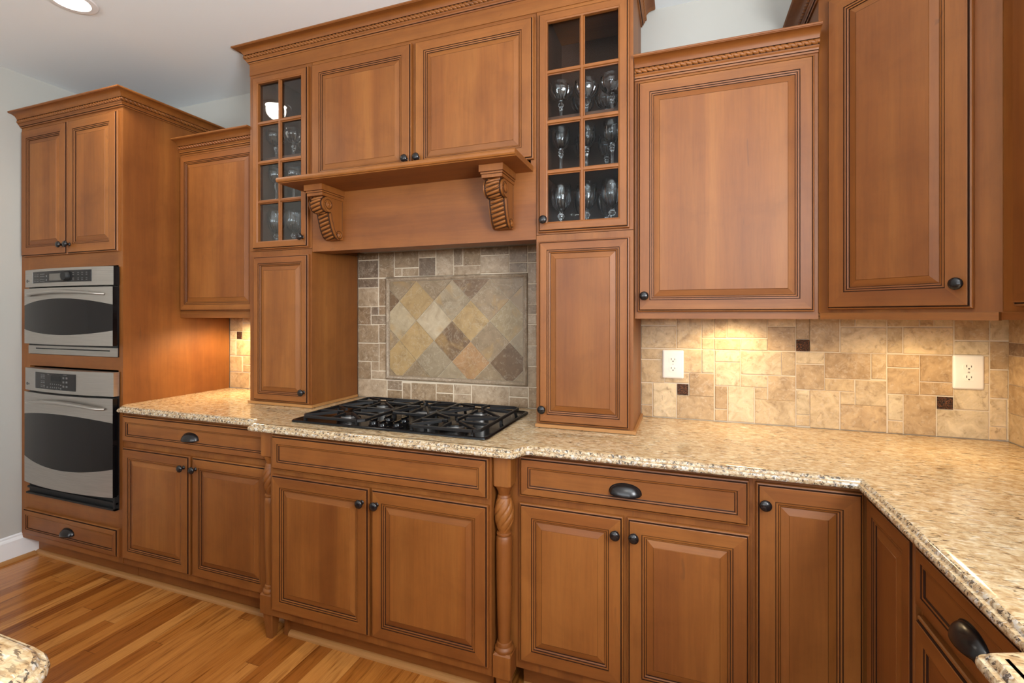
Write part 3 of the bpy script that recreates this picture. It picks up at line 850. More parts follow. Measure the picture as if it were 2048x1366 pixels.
C = thing('wall_cabinet', 'wall cabinet on the right wall at the edge of the picture', 'cabinet', (.7895, -.6330, 0), radians(-90))
carcass(C, .62, .324, 1.374, 2.45)
door(C, .066, .604, 1.388, 2.42, (.572, 1.45), fw=.056)
MB().box(.0, .62, -.004, .012, 1.354, 1.3735).build('light_rail', M['wh'], C)
crown('crown_molding', [(.10, 0), (.62, 0), (.62, .322)], 2.448, C)
TR= [(-0.155,-0.056,1.322,1.363),(-0.055,-0.008,1.323,1.363),(-0.155,-0.007,1.220,1.318),(-0.005,0.094,1.221,1.363),(0.096,0.145,1.268,1.364),(0.146,0.195,1.269,1.364),(0.196,0.347,1.271,1.364),(0.096,0.145,1.219,1.266),(0.146,0.247,1.218,1.266),(0.248,0.348,1.219,1.267),(0.348,0.449,1.319,1.364),(0.348,0.449,1.220,1.318),(0.450,0.499,1.268,1.364),(-0.155,-0.056,1.170,1.216),(-0.155,-0.056,1.067,1.167),(-0.055,0.095,1.116,1.216),(0.096,0.145,1.118,1.217),(-0.055,0.045,1.070,1.113),(0.046,0.145,1.017,1.115),(0.148,0.247,1.168,1.216),(0.148,0.247,1.067,1.166),(0.249,0.399,1.119,1.216),(0.400,0.449,1.120,1.217),(0.249,0.348,1.066,1.116),(0.350,0.449,1.016,1.117),(0.451,0.549,1.170,1.217),(0.451,0.549,1.067,1.167),(-0.155,-0.107,0.967,1.064),(-0.155,-0.107,0.915,0.965),(-0.105,-0.007,0.917,1.066),(-0.005,0.145,0.916,1.018),(0.148,0.197,0.968,1.065),(0.148,0.197,0.918,0.966),(0.199,0.299,0.918,1.067),(0.301,0.348,1.017,1.066),(0.301,0.449,0.916,1.018),(0.451,0.499,0.966,1.063),(0.451,0.499,0.920,0.965),(0.498,0.600,1.220,1.362),(0.499,0.600,0.915,1.066),(0.603,0.651,1.320,1.354),(0.654,0.753,1.321,1.354),(0.603,0.754,1.218,1.318),(0.550,0.703,1.115,1.217),(0.705,0.753,1.119,1.217),(0.550,0.650,1.066,1.114),(0.653,0.753,1.015,1.113),(0.603,0.651,1.015,1.065),(0.603,0.754,0.909,1.016),(0.756,0.855,1.322,1.355),(0.857,0.899,1.323,1.355),(0.901,0.958,1.323,1.355),(0.756,0.804,1.221,1.319),(0.806,0.958,1.219,1.320),(0.756,0.856,1.167,1.216),(0.756,0.856,1.065,1.164),(0.857,0.958,1.117,1.216),(0.857,0.958,1.067,1.115),(0.758,0.805,0.965,1.062),(0.758,0.805,0.915,0.962),(0.807,0.907,0.913,1.065),(0.909,1.060,0.911,1.016),(0.959,1.060,1.019,1.115),(0.961,1.061,1.274,1.355),(0.961,1.061,1.220,1.271),(0.960,1.061,1.117,1.218),(1.063,1.122,1.275,1.355),(1.063,1.122,1.171,1.271),(1.063,1.114,1.067,1.168),(1.063,1.110,0.965,1.064),(1.061,1.110,0.917,0.964),(1.112,1.123,0.920,1.066),(1.116,1.123,1.069,1.169)]
TH= [(-1.651,-1.541,1.668,1.722),(-1.651,-1.541,1.569,1.664),(-1.537,-1.440,1.569,1.721),(-1.438,-1.290,1.618,1.718),(-1.438,-1.393,1.574,1.615),(-1.390,-1.290,1.572,1.613),(-1.288,-1.191,1.667,1.719),(-1.288,-1.191,1.571,1.665),(-1.186,-1.087,1.570,1.724),(-1.085,-1.035,1.618,1.723),(-1.085,-0.935,1.569,1.615),(-1.032,-0.936,1.616,1.726),(-0.935,-0.785,1.664,1.723),(-0.935,-0.785,1.574,1.661),(-0.783,-0.689,1.622,1.722),(-0.783,-0.689,1.573,1.620),(-0.687,-0.642,1.669,1.725),(-0.687,-0.642,1.620,1.666),(-0.687,-0.642,1.518,1.617),(-1.651,-1.541,1.516,1.565),(-1.651,-1.541,1.412,1.514),(-1.537,-1.491,1.415,1.563),(-1.651,-1.589,1.313,1.410),(-1.587,-1.539,1.366,1.410),(-1.537,-1.491,1.366,1.412),(-1.586,-1.491,1.315,1.363),(-1.651,-1.539,1.213,1.311),(-1.536,-1.491,1.215,1.313),(-1.651,-1.537,1.112,1.209),(-1.535,-1.491,1.064,1.211),(-1.651,-1.589,1.013,1.109),(-1.586,-1.537,1.062,1.111),(-1.586,-1.491,1.017,1.060),(-1.651,-1.487,0.902,1.013),(-1.483,-1.392,0.964,1.013),(-1.483,-1.392,0.906,0.961),(-1.388,-1.339,0.911,1.003),(-1.335,-1.188,0.910,1.007),(-1.185,-1.089,0.964,1.009),(-1.185,-1.089,0.905,0.960),(-1.085,-0.988,0.963,1.010),(-1.085,-0.988,0.905,0.961),(-0.984,-0.785,0.909,1.011),(-0.783,-0.686,0.966,1.013),(-0.783,-0.686,0.912,0.962),(-0.683,-0.642,0.917,1.016),(-0.687,-0.642,1.418,1.515),(-0.687,-0.642,1.371,1.417),(-0.687,-0.642,1.321,1.369),(-0.687,-0.642,1.218,1.318),(-0.686,-0.642,1.118,1.216),(-0.686,-0.642,1.018,1.116)]
TN= [(-2.621,-2.524,1.265,1.348),(-2.521,-2.453,1.317,1.356),(-2.521,-2.453,1.267,1.314),(-2.621,-2.575,1.216,1.262),(-2.527,-2.453,1.214,1.266),(-2.621,-2.579,1.116,1.213),(-2.575,-2.453,1.116,1.212),(-2.621,-2.529,1.016,1.110),(-2.523,-2.453,1.062,1.114),(-2.521,-2.453,1.017,1.059),(-2.621,-2.473,0.916,1.012),(-2.470,-2.453,0.919,1.016)]
TA= [(0.451,0.498,1.220,1.267),(-0.003,0.043,1.019,1.066),(0.909,0.956,1.018,1.063),(-2.571,-2.530,1.218,1.263)]
# ================================================================== BASE CABINETS
def base(label, x, y, w, z1=.884, rot=0, dep=.595, name='base_cabinet', toe=True, toe_x=None):
    B = thing(name, label, 'cabinet', (x, y, 0), rot)
    carcass(B, w, dep, .115, z1)
    if toe:
        a, b = toe_x or (0, w)
        MB().box(a, b, .068, .083, .0, .115).build('toe_kick', M['wh'], B)
    return B
B = base('base cabinet beside the oven tower, one drawer with a cup pull over two doors', -2.630, -.597, .972)
drawer(B, .012, .966, .732, .866, fw=.032)
MB().box(.972, 1.032, 0, .019, .115, .884).build('filler', M['wv'], B)
door(B, .012, .481, .149, .705, (.452, .652), fw=.046)
door(B, .499, .968, .149, .705, (.528, .652), fw=.046)

B = thing('base_cabinet', 'projecting base cabinet under the cooktop, with a false drawer front and turned corner legs', 'cabinet', (-1.596, -.668, 0))
carcass(B, .992, .660, .115, .884)
MB().box(.02, .97, .075, .09, 0, .115).box(.012, .03, .06, .30, 0, .115).build('toe_kick', M['wh'], B)
drawer(B, .019, .985, .730, .871, pull=False, fw=.033, name='false_drawer_front')
door(B, .019, .497, .148, .709, (.470, .655), fw=.047)
door(B, .508, .985, .148, .709, (.536, .655), fw=.047)
def turned_leg(xc):
    L = MB(); y = .036; h = .033; c = .010
    def sq(hh, cc): return [(xc-hh+cc,y-hh),(xc+hh-cc,y-hh),(xc+hh,y-hh+cc),(xc+hh,y+hh-cc),(xc+hh-cc,y+hh),(xc-hh+cc,y+hh),(xc-hh,y+hh-cc),(xc-hh,y-hh+cc)]
    L.prism_z(sq(h, .008), .774, .884)
    L.rings([[(px,py,.774) for px,py in sq(h,.008)], [(px,py,.768) for px,py in sq(h*.86,.012)]], 0, True, False, True)
    leg = L.build('turned_leg', M['wv'], B)
    p = MB()
    p.lathe([(.030,.770),(.028,.760),(.022,.748),(.0205,.738),(.024,.733),(.0245,.729)], o=(xc,y,0), n=28, cap0=False, cap1=False)
    p.lathe([(.021,.613),(.021,.609),(.026,.607),(.0275,.602),(.026,.598),(.021,.597),(.024,.594),(.0275,.588),(.0290,.570),(.0292,.545),(.0285,.48),(.0265,.38),(.0240,.29),(.0222,.235),(.0225,.226),(.026,.224),(.028,.218),(.028,.212),(.030,.210),(.034,.206),(.0350,.199),(.033,.193),(.028,.190)], o=(xc,y,0), n=28, cap0=False, cap1=False)
    p.build('shaft', M['wv'], leg, smooth=True, sharp=40)
    # twisted bulb
    bm_ = MB(); R = []; n = 98; N = 30
    for k in range(N+1):
        u = k/N; z = .731-.120*u
        r0 = .0215 + .0135*sin(pi*min(1, u*1.02))**.75
        ring = []
        for i in range(n):
            a = 2*pi*i/n
            q = abs(sin(3.5*(a + u*3.0)))          # spiral gouges
            r = r0*(1-.17*(1-min(1, q*2.2))*sin(pi*u)**.4)
            ring.append((xc+r*cos(a), y+r*sin(a), z))
        R.append(ring)
    bm_.rings(R, 0)
    bm_.build('twisted_bulb', M['wv'], leg, smooth=True, sharp=75)
    f = MB()
    f.prism_z(sq(.0335, .004), .112, .188)
    f.rings([[(px,py,.188) for px,py in sq(.0335,.004)], [(px,py,.195) for px,py in sq(.028,.004)]], 0, True, False, True)
    f.build('block', M['wv'], leg)
    g = MB(); g.rings([[(px,py,.112) for px,py in sq(.026,.005)], [(px,py,.0) for px,py in sq(.016,.004)]], 0, True, True, True)
    g.build('foot', M['wv'], leg)
turned_leg(-.032); turned_leg(1.026)

B = base('base cabinet right of the cooktop, one drawer with a cup pull over two doors', -.532, -.597, .750)
drawer(B, .010, .740, .730, .868, fw=.032)
MB().box(-.070, 0, 0, .019, .115, .884).build('filler', M['wv'], B)
door(B, .010, .369, .149, .706, (.345, .652), fw=.046)
door(B, .381, .742, .149, .706, (.404, .652), fw=.046)

B = thing('corner_base_cabinet', 'inside-corner base cabinet with two narrow doors meeting at the corner', 'cabinet', (.2185, -.597, 0))
pl = [(0,0),(.2995,0),(.2995,-.309),(.897,-.309),(.897,.595),(0,.595)]
MB().prism_z(pl, .115, .884).build('carcass', M['wv'], B)
MB().box(0, .36, .068, .083, 0, .115).box(.353, .368, -.309, .068, 0, .115).build('toe_kick', M['wh'], B)
door(B, .008, .279, .149, .866, (.030, .808), fw=.050)
mb = MB(); panel(mb, .024, .302, .149, .866, door_prof(.044))
d = mb.build('door', MATS3, B); d.location = (.2995, 0, 0); d.rotation_euler = (0, 0, radians(-90))

R_ = radians(-90)
B = base('drawer base cabinet on the right run, cup pull on its top drawer', .518, -.9075, .450, rot=R_)
drawer(B, .006, .440, .728, .866, fw=.032)
drawer(B, .006, .440, .430, .708, fw=.045)
drawer(B, .006, .440, .149, .410, fw=.045)
B = base('sink base cabinet nearest the camera on the right run', .440, -1.375, .92, rot=R_, dep=.67)
drawer(B, .03, .89, .730, .866, pull=False, fw=.032, name='false_drawer_front')
door(B, .03, .455, .149, .709, (.43, .655)); door(B, .465, .89, .149, .709, (.49, .655))
B = base('end base cabinet of the right run beside the camera', .518, -2.299, .58, rot=R_)
drawer(B, .012, .57, .730, .866); door(B, .012, .285, .149, .709, (.26,.655)); door(B, .295, .57, .149, .709, (.32,.655))

# ================================================================== COUNTERTOP
EDGE = [(.030,.885),(.008,.885),(.003,.8865),(.0005,.890),(0,.894),(.0010,.8985),(.0035,.9015),(.0075,.9025),(.0095,.9035),(.0105,.906),(.0125,.9095),(.0165,.9125),(.0220,.9138),(.030,.914)]
def inset_poly(poly, d, flat=()):
    # move every edge inwards by d, except edges lying on a wall line in flat (axis, value)
    n = len(poly); out = []
    def line(p, q):
        dx, dy = q[0]-p[0], q[1]-p[1]; l = sqrt(dx*dx+dy*dy); nx, ny = -dy/l, dx/l
        k = 0 if any(abs(p[ax]-v) < 1e-5 and abs(q[ax]-v) < 1e-5 for ax, v in flat) else d
        return nx, ny, nx*p[0]+ny*p[1]+k
    for i in range(n):
        a1, b1, c1 = line(poly[i-1], poly[i]); a2, b2, c2 = line(poly[i], poly[(i+1) % n])
        det = a1*b2-a2*b1
        if abs(det) < 1e-3: out.append((poly[i][0]+a1*(c1-a1*poly[i][0]-b1*poly[i][1]), poly[i][1]+b1*(c1-a1*poly[i][0]-b1*poly[i][1])))
        else: out.append(((c1*b2-c2*b1)/det, (a1*c2-a2*c1)/det))
    return out
def fillet(poly, rad):
    out = []; n = len(poly)
    for i, p in enumerate(poly):
        r = rad.get(i, 0)
        if not r: out.append(p); continue
        a, c = poly[i-1], poly[(i+1) % n]
        def un(q):
            dx, dy = q[0]-p[0], q[1]-p[1]; l = sqrt(dx*dx+dy*dy); return (dx/l, dy/l)
        u, v = un(a), un(c)
        cosA = u[0]*v[0]+u[1]*v[1]; half = math.acos(max(-1, min(1, cosA)))/2; t = r/math.tan(half)
        s0 = (p[0]+u[0]*t, p[1]+u[1]*t); s1 = (p[0]+v[0]*t, p[1]+v[1]*t)
        for k in range(7):
            w = k/6
            x = (1-w)**2*s0[0]+2*w*(1-w)*p[0]+w*w*s1[0]; y = (1-w)**2*s0[1]+2*w*(1-w)*p[1]+w*w*s1[1]
            out.append((x, y))
    return out
def slab(name, poly, flat=()):
    mb = MB()
    RR = [[(x,y,z) for x,y in inset_poly(poly, d, flat)] for d, z in EDGE]
    mb.rings(RR, 0, True)
    from mathutils.geometry import tessellate_polygon
    from mathutils import Vector
    for r in (RR[0], RR[-1]):
        mb.add(r, tessellate_polygon([[Vector((q[0], q[1], 0)) for q in r]]), 0)
    return mb.build(name, M['granite'], smooth=True, sharp=30)
cp0 = [(-2.631,-.0012),(-2.631,-.622),(-2.605,-.645),(-1.715,-.645),(-1.680,-.712),(-.512,-.712),(-.482,-.645),(.472,-.645),(.472,-1.338),(.394,-1.368),(.394,-2.27),(.472,-2.30),(.472,-2.88),(1.1122,-2.88),(1.1122,-.0012)]
cp0 = fillet(cp0, {4:.02, 5:.02, 3:.015, 6:.015, 9:.02, 8:.015, 10:.02})
ct = slab('countertop', cp0, ((1,-.0012),(0,1.1122),(0,-2.631)))
tag(ct, 'golden speckled granite countertop running along the back wall and down the right side', 'countertop')

# island corner at lower left
ip = fillet([(-2.35,-3.05),(-.745,-3.05),(-.745,-1.793),(-2.35,-1.793)], {1:.06, 2:.09, 3:.06, 0:.06})
I = thing('kitchen_island', 'granite-topped island whose corner shows at the bottom left', 'kitchen island', (0,0,0))
sl = slab('island_top', ip); sl.parent = I
MB().box(-2.31, -.84, -3.0, -1.84, .10, .884).build('carcass', M['wv'], I)
MB().box(-2.25, -.90, -2.94, -1.90, 0, .10).build('toe_kick', M['wh'], I)

# ================================================================== COOKTOP
KX0, KX1, KY0, KY1 = -1.543, -.644, -.622, -.108
CT = thing('gas_cooktop', 'black five-burner gas cooktop set into the granite counter', 'cooktop', (0,0,0))
def rrect(x0, x1, y0, y1, r, n=5):
    P = []
    for cx, cy, a0 in ((x1-r,y0+r,-90),(x1-r,y1-r,0),(x0+r,y1-r,90),(x0+r,y0+r,180)):
        for k in range(n+1):
            a = radians(a0+90*k/n); P.append((cx+r*cos(a), cy+r*sin(a)))
    return P
tr = MB(); R = []
for d, z, r in ((.004,.9145,.02),(0,.917,.02),(.001,.9215,.02),(.004,.9245,.02),(.009,.9245,.016),(.013,.9215,.014),(.020,.9185,.012)):
    R.append([(x,y,z) for x,y in rrect(KX0+d, KX1-d, KY0+d, KY1-d, r)])
tr.rings(R, 0, True, True, True)
tr.build('pan', M['black'], CT, smooth=True, sharp=50)
def burner(x, y, r):
    b = MB().lathe([(r*1.35,.0),(r*1.35,.002),(r*1.10,.003),(r*1.0,.0035),(r*1.0,.0105),(r*.96,.0115),(r*.5,.0115)], o=(x,y,.9187), n=32, cap1=True, ms=[1,1,1,0,0,0])
    o = b.build('burner', [M['alu'], M['black']], CT, smooth=True, sharp=35)
    MB().lathe([(r*.98,.0118),(r*1.02,.0132),(r*1.0,.0165),(r*.9,.0182),(r*.3,.0186),(.0001,.0186)], o=(x,y,.9187), n=32, cap1=False).build('burner_cap', M['iron'], o, smooth=True, sharp=35)
LX, RX, MX = -1.345, -.838, -1.093
burner(LX,-.485,.036); burner(LX,-.235,.030); burner(RX,-.490,.044); burner(RX,-.235,.036); burner(MX,-.270,.052)
def bar(mb, a, b, w=.0048, h=.0055, z=.9395, z2=None):
    z2 = z if z2 is None else z2
    dx, dy = b[0]-a[0], b[1]-a[1]; l = sqrt(dx*dx+dy*dy); nx, ny = -dy/l*w, dx/l*w
    def sec(p, zz): return [(p[0]-nx,p[1]-ny,zz-h),(p[0]+nx,p[1]+ny,zz-h),(p[0]+nx,p[1]+ny,zz+h*.55),(p[0]+nx*.55,p[1]+ny*.55,zz+h),(p[0]-nx*.55,p[1]-ny*.55,zz+h),(p[0]-nx,p[1]-ny,zz+h*.55)]
    mb.rings([sec(a,z), sec(b,z2)], 0, True, True, True)
def grate(x0, x1, y0, y1, centres, notch_front=0):
    g = MB(); c = .022
    pl = [(x0+c,y0),(x1-c,y0),(x1,y0+c),(x1,y1-c),(x1-c,y1),(x0+c,y1),(x0,y1-c),(x0,y0+c)]
    for i in range(8): bar(g, pl[i], pl[(i+1) % 8])
    ym = (y0+y1)/2
    if len(centres) == 2: bar(g, (x0,ym), (x1,ym))
    cells = [(y0,ym),(ym,y1)] if len(centres) == 2 else [(y0,y1)]
    for (cx, cy), (a, b) in zip(centres, cells):
        for (ex, ey) in ((x0,cy),(x1,cy),(cx,a),(cx,b)):
            dx, dy = cx-ex, cy-ey; l = sqrt(dx*dx+dy*dy); k = max(.05, 1-.028/l)
            bar(g, (ex,ey), (ex+dx*k, ey+dy*k), z=.9400, z2=.9440)
        for sx in (-1,1):
            for sy in (-1,1):
                ex, ey = (x0 if sx < 0 else x1), (a if sy < 0 else b)
                ex, ey = ex-sx*.012, ey-sy*.012
                dx, dy = cx-ex, cy-ey; l = sqrt(dx*dx+dy*dy); k = 1-.048/l
                bar(g, (ex,ey), (ex+dx*k, ey+dy*k), z=.9400, z2=.9475)
    for (fx_, fy_) in ((x0+c,y0),(x1-c,y0),(x1-c,y1),(x0+c,y1),(x0,ym),(x1,ym)):
        g.rings([[(fx_+q*sx_, fy_+q*sy_, z) for sx_, sy_ in ((-1,-1),(1,-1),(1,1),(-1,1))] for q, z in ((.0058,.936),(.0050,.928),(.0062,.9188))], 0, True, True, True)
    return g.build('grate', M['iron'], CT)
grate(-1.500,-1.195,-.600,-.128, [(LX,-.485),(LX,-.235)])
grate(-.985,-.685,-.600,-.128, [(RX,-.490),(RX,-.235)])
grate(-1.190,-.990,-.412,-.128, [(MX,-.270)])
for (x, y) in ((-1.160,-.565),(-1.105,-.585),(-1.050,-.565),(-1.140,-.495),(-1.062,-.495)):
    k = MB().lathe([(.0225,0),(.0225,.003),(.0195,.005),(.0185,.016),(.0165,.0185),(.0001,.019)], o=(x,y,.9187), n=24, cap1=False)
    k.box(x-.004, x+.004, y-.0185, y+.0185, .9372, .9450)
    k.build('control_knob', M['black'], CT, smooth=True, sharp=35)

# ================================================================== BACKSPLASH
TINTS = [(.50,.365,.215),(.46,.325,.18),(.54,.41,.25),(.43,.29,.155),(.52,.375,.215),(.56,.44,.28),(.38,.25,.13)]
HT = [(.275,.187,.110),(.245,.163,.092),(.315,.225,.142),(.205,.130,.072),(.285,.197,.119),(.335,.245,.160),(.255,.172,.101)]  # same stone as above, the duller light under the hood put into its colour
def tiles_mesh(rects, tints, rng, y=0.0, g=.0009):
    mb = MB()
    rects = [((-2.6303 if abs(r[0]+2.621) < .002 else -1.6735 if abs(r[0]+1.651) < .002 else r[0]),) + tuple(r[1:]) for r in rects]
    for r in rects:
        x0, x1, a, b = r[:4]; a = max(a, .9150)
        c = tints[rng.randrange(len(tints))] if len(r) < 5 else r[4]
        j = 1+rng.uniform(-.07,.07); c = tuple(q*j for q in c)
        dy = rng.uniform(-.0008,.0008)
        mb.bbox(x0+g, x1-g, y-.001+dy, y+.006, a+g, b-g, .0018, 0, c)
    return mb
rng = random.Random(5)
BS = thing('tile_backsplash', 'tumbled tan stone tile covering the back wall above the counter', 'backsplash', (0,0,0))
gs = MB()
gs.box(-2.630,-2.071,.002,YB-.0005,.9145,1.372).box(-1.674,-.538,.002,YB-.0005,.9145,1.78).box(-.156,1.117,.002,YB-.0005,.9145,1.372)
gs.build('grout_bed', M['grout'], BS)
tiles_mesh([t for t in TR if t[1]-t[0] > .004], TINTS, rng).build('stone_tiles', M['tile'], BS)
TN += [(max(a-2.298, -2.453), min(b-2.298, -2.062), c, d) for a, b, c, d in TR if b < .250]
tiles_mesh(TN, TINTS, rng).build('stone_tiles', M['tile'], BS)
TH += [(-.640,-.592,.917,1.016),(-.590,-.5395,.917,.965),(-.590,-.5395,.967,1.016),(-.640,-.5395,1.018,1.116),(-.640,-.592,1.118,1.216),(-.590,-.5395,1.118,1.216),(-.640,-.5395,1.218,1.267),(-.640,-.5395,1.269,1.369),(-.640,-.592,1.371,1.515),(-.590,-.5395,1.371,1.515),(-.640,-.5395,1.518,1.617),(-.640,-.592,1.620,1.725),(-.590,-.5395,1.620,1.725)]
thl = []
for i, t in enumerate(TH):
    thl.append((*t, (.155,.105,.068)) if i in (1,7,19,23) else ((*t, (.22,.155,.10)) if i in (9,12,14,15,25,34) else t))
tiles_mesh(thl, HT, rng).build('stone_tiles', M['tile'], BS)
for t in TA:
    a = MB().bbox(t[0], t[1], -.0035, .004, t[2], t[3], .0025)
    o = a.build('accent_tile', M['accent'], BS)
    o['label'] = 'small dark bronze relief tile'
# framed diamond inset
fx0, fx1, fz0, fz1 = -1.490, -.687, 1.0185, 1.569
fr = MB(); pf = [(0,.004),(0,-.004),(.004,-.010),(.010,-.0125),(.016,-.010),(.019,-.005),(.0215,-.005),(.023,-.003),(.023,.004)]
fr.rings([ring_rect(fx0, fx1, fz0, fz1, d, y) for d, y in pf], 0)
fr.c = [(.26,.19,.125)]*len(fr.f)
fr.build('pencil_border', M['tile'], BS, smooth=True, sharp=40)
ix0, ix1, iz0, iz1 = fx0+.024, fx1-.024, fz0+.024, fz1-.024
def clip(poly):
    for ax, lim, sg in ((0,ix0,1),(0,ix1,-1),(1,iz0,1),(1,iz1,-1)):
        out = []
        for i in range(len(poly)):
            p, q = poly[i], poly[(i+1) % len(poly)]
            ip_, iq = sg*(p[ax]-lim) >= 0, sg*(q[ax]-lim) >= 0
            if ip_: out.append(p)
            if ip_ != iq:
                t = (lim-p[ax])/(q[ax]-p[ax]); out.append((p[0]+(q[0]-p[0])*t, p[1]+(q[1]-p[1])*t))
        poly = out
        if not poly: break
    return poly
hd = .1045; ox, oz = -1.094, 1.336
GRY=(.275,.207,.128); TANL=(.375,.29,.185); BRN=(.150,.087,.043); OCH=(.33,.215,.092); CRM=(.345,.265,.16); MID=(.235,.162,.092); OLV=(.265,.192,.100); RST=(.34,.185,.080)
dm = MB(); rng2 = random.Random(3)
# diamonds: centre (ox+i*hd, oz+j*hd) with i+j odd
DC = {(-3,0):CRM,(-1,0):TANL,(1,0):OCH,(3,0):OLV,(-4,1):BRN,(-2,1):OCH,(0,1):GRY,(2,1):MID,(4,1):MID,(-3,2):MID,(-1,2):MID,(1,2):BRN,(3,2):MID,
      (-4,-1):MID,(-2,-1):OCH,(0,-1):BRN,(2,-1):MID,(4,-1):GRY,(-3,-2):OCH,(-1,-2):GRY,(1,-2):RST,(3,-2):BRN,(-2,-3):MID,(0,-3):GRY,(2,-3):MID,(4,-3):MID,(-4,-3):MID}
for i in range(-5,6):
    for j in range(-4,5):
        if (i+j) % 2 == 0: continue
        cx, cz = ox+i*hd, oz+j*hd; h = hd-.0016
        p = clip([(cx-h,cz),(cx,cz-h),(cx+h,cz),(cx,cz+h)])
        if len(p) < 3: continue
        c = DC.get((i,j), MID); k = 1+rng2.uniform(-.06,.06); c = tuple(q*k for q in c)
        dm.rings([[(x, .004, z) for x, z in p], [(x, -.001, z) for x, z in p]], 0, True, True, True, c=c)
dm.build('diamond_tiles', M['diamond'], BS)
# right-hand wall tiles
BR = thing('tile_backsplash', 'strip of tan stone tile on the right wall, at the picture edge', 'backsplash', (0,0,0))
MB().box(1.1155, 1.1175, -2.9, .0015, .9145, 1.372).build('grout_bed', M['grout'], BR)
rb = MB(); rng3 = random.Random(11)
yy = -.004
cols_ = [([1.36,1.268,1.222,1.120,1.018,.916], .098)]
k = 0
while yy > -2.85:
    wd = (.098,.05,.10,.15,.05)[k % 5]
    zs_ = [[1.362,1.268,1.222,1.120,1.018,.916],[1.362,1.32,1.22,1.17,1.07,.965,.916],[1.362,1.26,1.16,1.11,1.01,.916],[1.362,1.31,1.21,1.11,1.06,.916]][k % 4]
    for a, b in zip(zs_[:-1], zs_[1:]):
        c = TINTS[rng3.randrange(len(TINTS))]
        if k == 0 and abs(a-1.268) < .001: c = (.22,.135,.075)
        rb.box(1.1125+rng3.uniform(0,.0005), 1.1157, yy-wd+.0012, yy-.0012, b+.0012, a-.0012, 0, c)
    yy -= wd; k += 1
rb.build('stone_tiles', M['tile'], BR)

# outlets
def outlet(x0, x1, z0, z1, label):
    O = thing('wall_outlet', label, 'outlet', ((x0+x1)/2, -.0025, (z0+z1)/2), 0)
    w, h = (x1-x0)/2, (z1-z0)/2
    mb = MB(); R = []
    for d, y in ((0,.0010),(0,-.003),(.003,-.0062),(.007,-.0072)):
        R.append([(x,y,z) for x,z in rrect(-w+d, w-d, -h+d, h-d, .006)])
    mb.rings(R, 0, True, False, True).build('face_plate', M['plate'], O, smooth=True, sharp=40)
    for s in (1,-1):
        zc = s*.0195; P = []
        for i in range(28):
            a = 2*pi*i/28; P.append((.0168*max(-1,min(1,1.0*cos(a))), zc + max(-.0118, min(.0118, .0165*sin(a)))))
        r = MB().rings([[(x,-.0070,z) for x,z in P], [(x,-.0088,z) for x,z in P]], 0, True, False, True).build('receptacle', M['plate'], O)
        sl_ = MB().box(-.0078,-.0056,-.0091,-.0085,zc-.001,zc+.008).box(.0056,.0078,-.0091,-.0085,zc-.001,zc+.006)
        sl_.lathe([(.0027,.0085),(.0027,.0091)], o=(0,0,zc-.0062), axis='y', n=12)
        sl_.build('slots', M['slot'], r)
    MB().lathe([(.003,.0070),(.003,.0082)], o=(0,0,0), axis='y', n=12).build('screw', M['alu'], O)
outlet(-.064, .024, 1.090, 1.213, 'ivory wall outlet beside the counter cabinet right of the cooktop')
outlet(.953, 1.043, 1.096, 1.219, 'ivory wall outlet near the inside corner on the right')

# ================================================================== GLASSWARE
def glass_mesh(kind):
    mb = MB(); n = 32
    if kind == 'coupe': foot = .034; prof = [(.0050,.012),(.0045,.030),(.0055,.050),(.0085,.058),(.0060,.064),(.0100,.070),(.0110,.076),(.0070,.084),(.0055,.090)]; bowl = [(.010,.094),(.026,.100),(.040,.112),(.048,.128),(.0505,.144),(.049,.160),(.0475,.172)]; hs = .885
    elif kind == 'wine': foot = .034; prof = [(.0055,.010),(.0045,.030),(.0050,.062),(.0075,.074),(.0095,.080),(.0065,.086),(.0110,.092),(.0070,.100)]; bowl = [(.010,.104),(.022,.112),(.031,.126),(.0360,.145),(.0370,.165),(.0355,.185),(.0335,.200)]; hs = .925
    else: foot = .036; prof = [(.0065,.010),(.0060,.024),(.0080,.036),(.0130,.044),(.0135,.050),(.0080,.058),(.0075,.064)]; bowl = [(.010,.068),(.024,.076),(.035,.092),(.0410,.114),(.0425,.136),(.0410,.160),(.0390,.178)]; hs = 1.0
    R = [[(foot*cos(2*pi*i/n)*q, foot*sin(2*pi*i/n)*q, z) for i in range(n)] for q, z in ((1,0),(1,.002),(.6,.0045),(.25,.008))]
    for r, z in prof:
        R.append([(r*cos(2*pi*i/n)*(1+.10*(i%4<2)), r*sin(2*pi*i/n)*(1+.10*(i%4<2)), z) for i in range(n)])
    for k, (r, z) in enumerate(bowl):
        cut = .10 if 0 < k < len(bowl)-2 else 0            # cut flutes on the lower bowl
        R.append([(r*cos(2*pi*i/n)*(1-cut*(i%4 == 0)), r*sin(2*pi*i/n)*(1-cut*(i%4 == 0)), z) for i in range(n)])
    for r, z in reversed(bowl):
        R.append([((r-.0016)*cos(2*pi*i/n), (r-.0016)*sin(2*pi*i/n), z+.0008) for i in range(n)])
    mb.rings([[(a, b_, c_*hs) for a, b_, c_ in r] for r in R], 0, True, True, True)
    return mb
proto = {}
def place_glass(kind, x, y, z, label, group):
    if kind not in proto:
        o = glass_mesh(kind).build({'coupe':'champagne_coupe','wine':'wine_glass','goblet':'water_goblet'}[kind], M['crystal'], None, smooth=True, sharp=20)
        proto[kind] = o
    else:
        o = proto[kind].copy(); COL.objects.link(o)
    o.location = (x, y, z+.0005); o.rotation_euler = (0, 0, rng.uniform(0, .4))
    tag(o, label, 'glass', group)
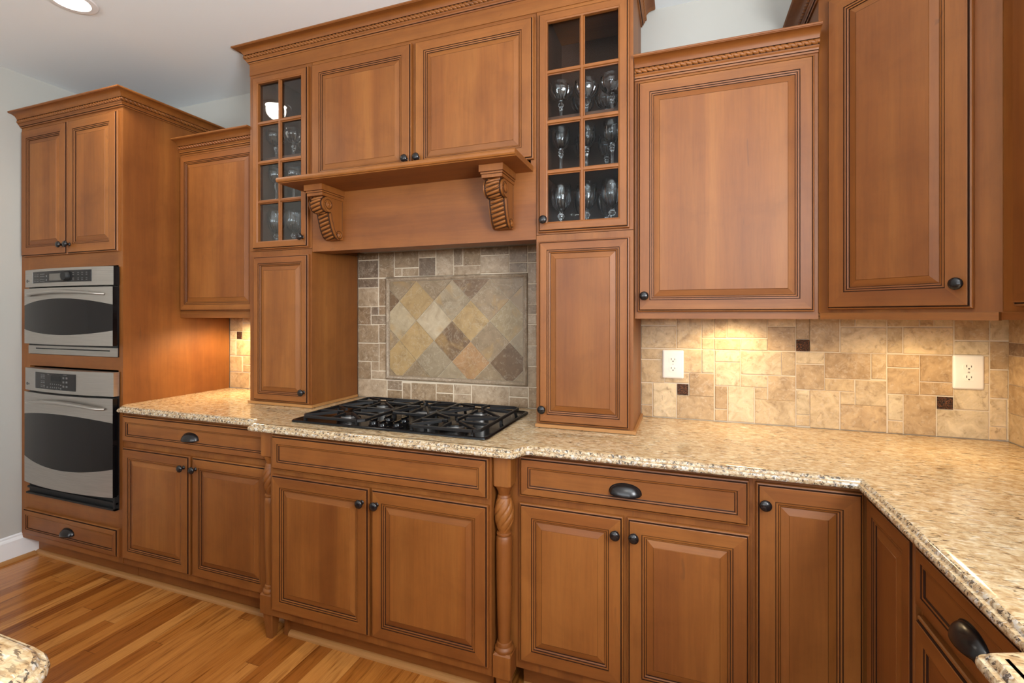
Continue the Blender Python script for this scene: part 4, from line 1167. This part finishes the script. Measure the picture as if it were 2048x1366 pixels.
SIDE = {'R': 'right glass-door cabinet', 'L': 'left glass-door cabinet'}
POS = ('leftmost', 'middle', 'rightmost')
NM = {'coupe': ('wide crystal coupe', 'upper shelf', 'coupes'), 'wine': ('tall crystal wine glass', 'middle shelf', 'wine glasses'), 'goblet': ('stout crystal goblet', 'bottom shelf', 'goblets')}
for side, xf, xb in (('R', (-.457,-.352,-.247), (-.405,-.300)), ('L', (-1.986,-1.880), (-1.935,-1.832))):
    for kind, z in (('coupe', SHELF[2]), ('wine', SHELF[1]), ('goblet', SHELF[0])):
        a, b, c = NM[kind]; grp = 'crystal %s in the %s' % (c, SIDE[side])
        for i, x in enumerate(xf):
            pn = POS[i] if len(xf) == 3 else ('left-hand', 'right-hand')[i]
            place_glass(kind, x, -.262 + .01*(i % 2), z, '%s, %s in the front row, %s, %s' % (a, pn, b, SIDE[side]), grp)
        for i, x in enumerate(xb):
            place_glass(kind, x+.01, -.120, z, '%s, %s in the back row, %s, %s' % (a, ('left-hand','right-hand')[i], b, SIDE[side]), grp)

# ================================================================== UNDER-CABINET LIGHTS
def puck(x, y, label, power, zz=1.372):
    P = thing('under_cabinet_light', label, 'light', (x, y, zz), 0, 'under-cabinet lights')
    MB().lathe([(.034,0),(.034,-.008),(.030,-.010),(.026,-.010)], n=28, cap0=False, cap1=False).build('housing', M['white'], P, smooth=True, sharp=40)
    MB().lathe([(.026,-.009),(.0001,-.009)], n=24, cap0=False, cap1=False).build('lens', M['puck'], P)
    l = bpy.data.lights.new('puck_light', 'SPOT'); l.energy = power; l.color = (1.0,.74,.40); l.spot_size = radians(165); l.spot_blend = .5; l.shadow_soft_size = .05
    o = bpy.data.objects.new('puck_light', l); COL.objects.link(o); o.location = (x, y, zz-.014)
puck(-2.36, -.16, 'small warm light under the short wall cabinet beside the oven tower', PUCK_L)
puck(.21, -.13, 'small warm light under the broad wall cabinet right of the hood', PUCK_R)
puck(.82, -.28, 'small warm light under the angled corner cabinet', PUCK_C, 1.3735)
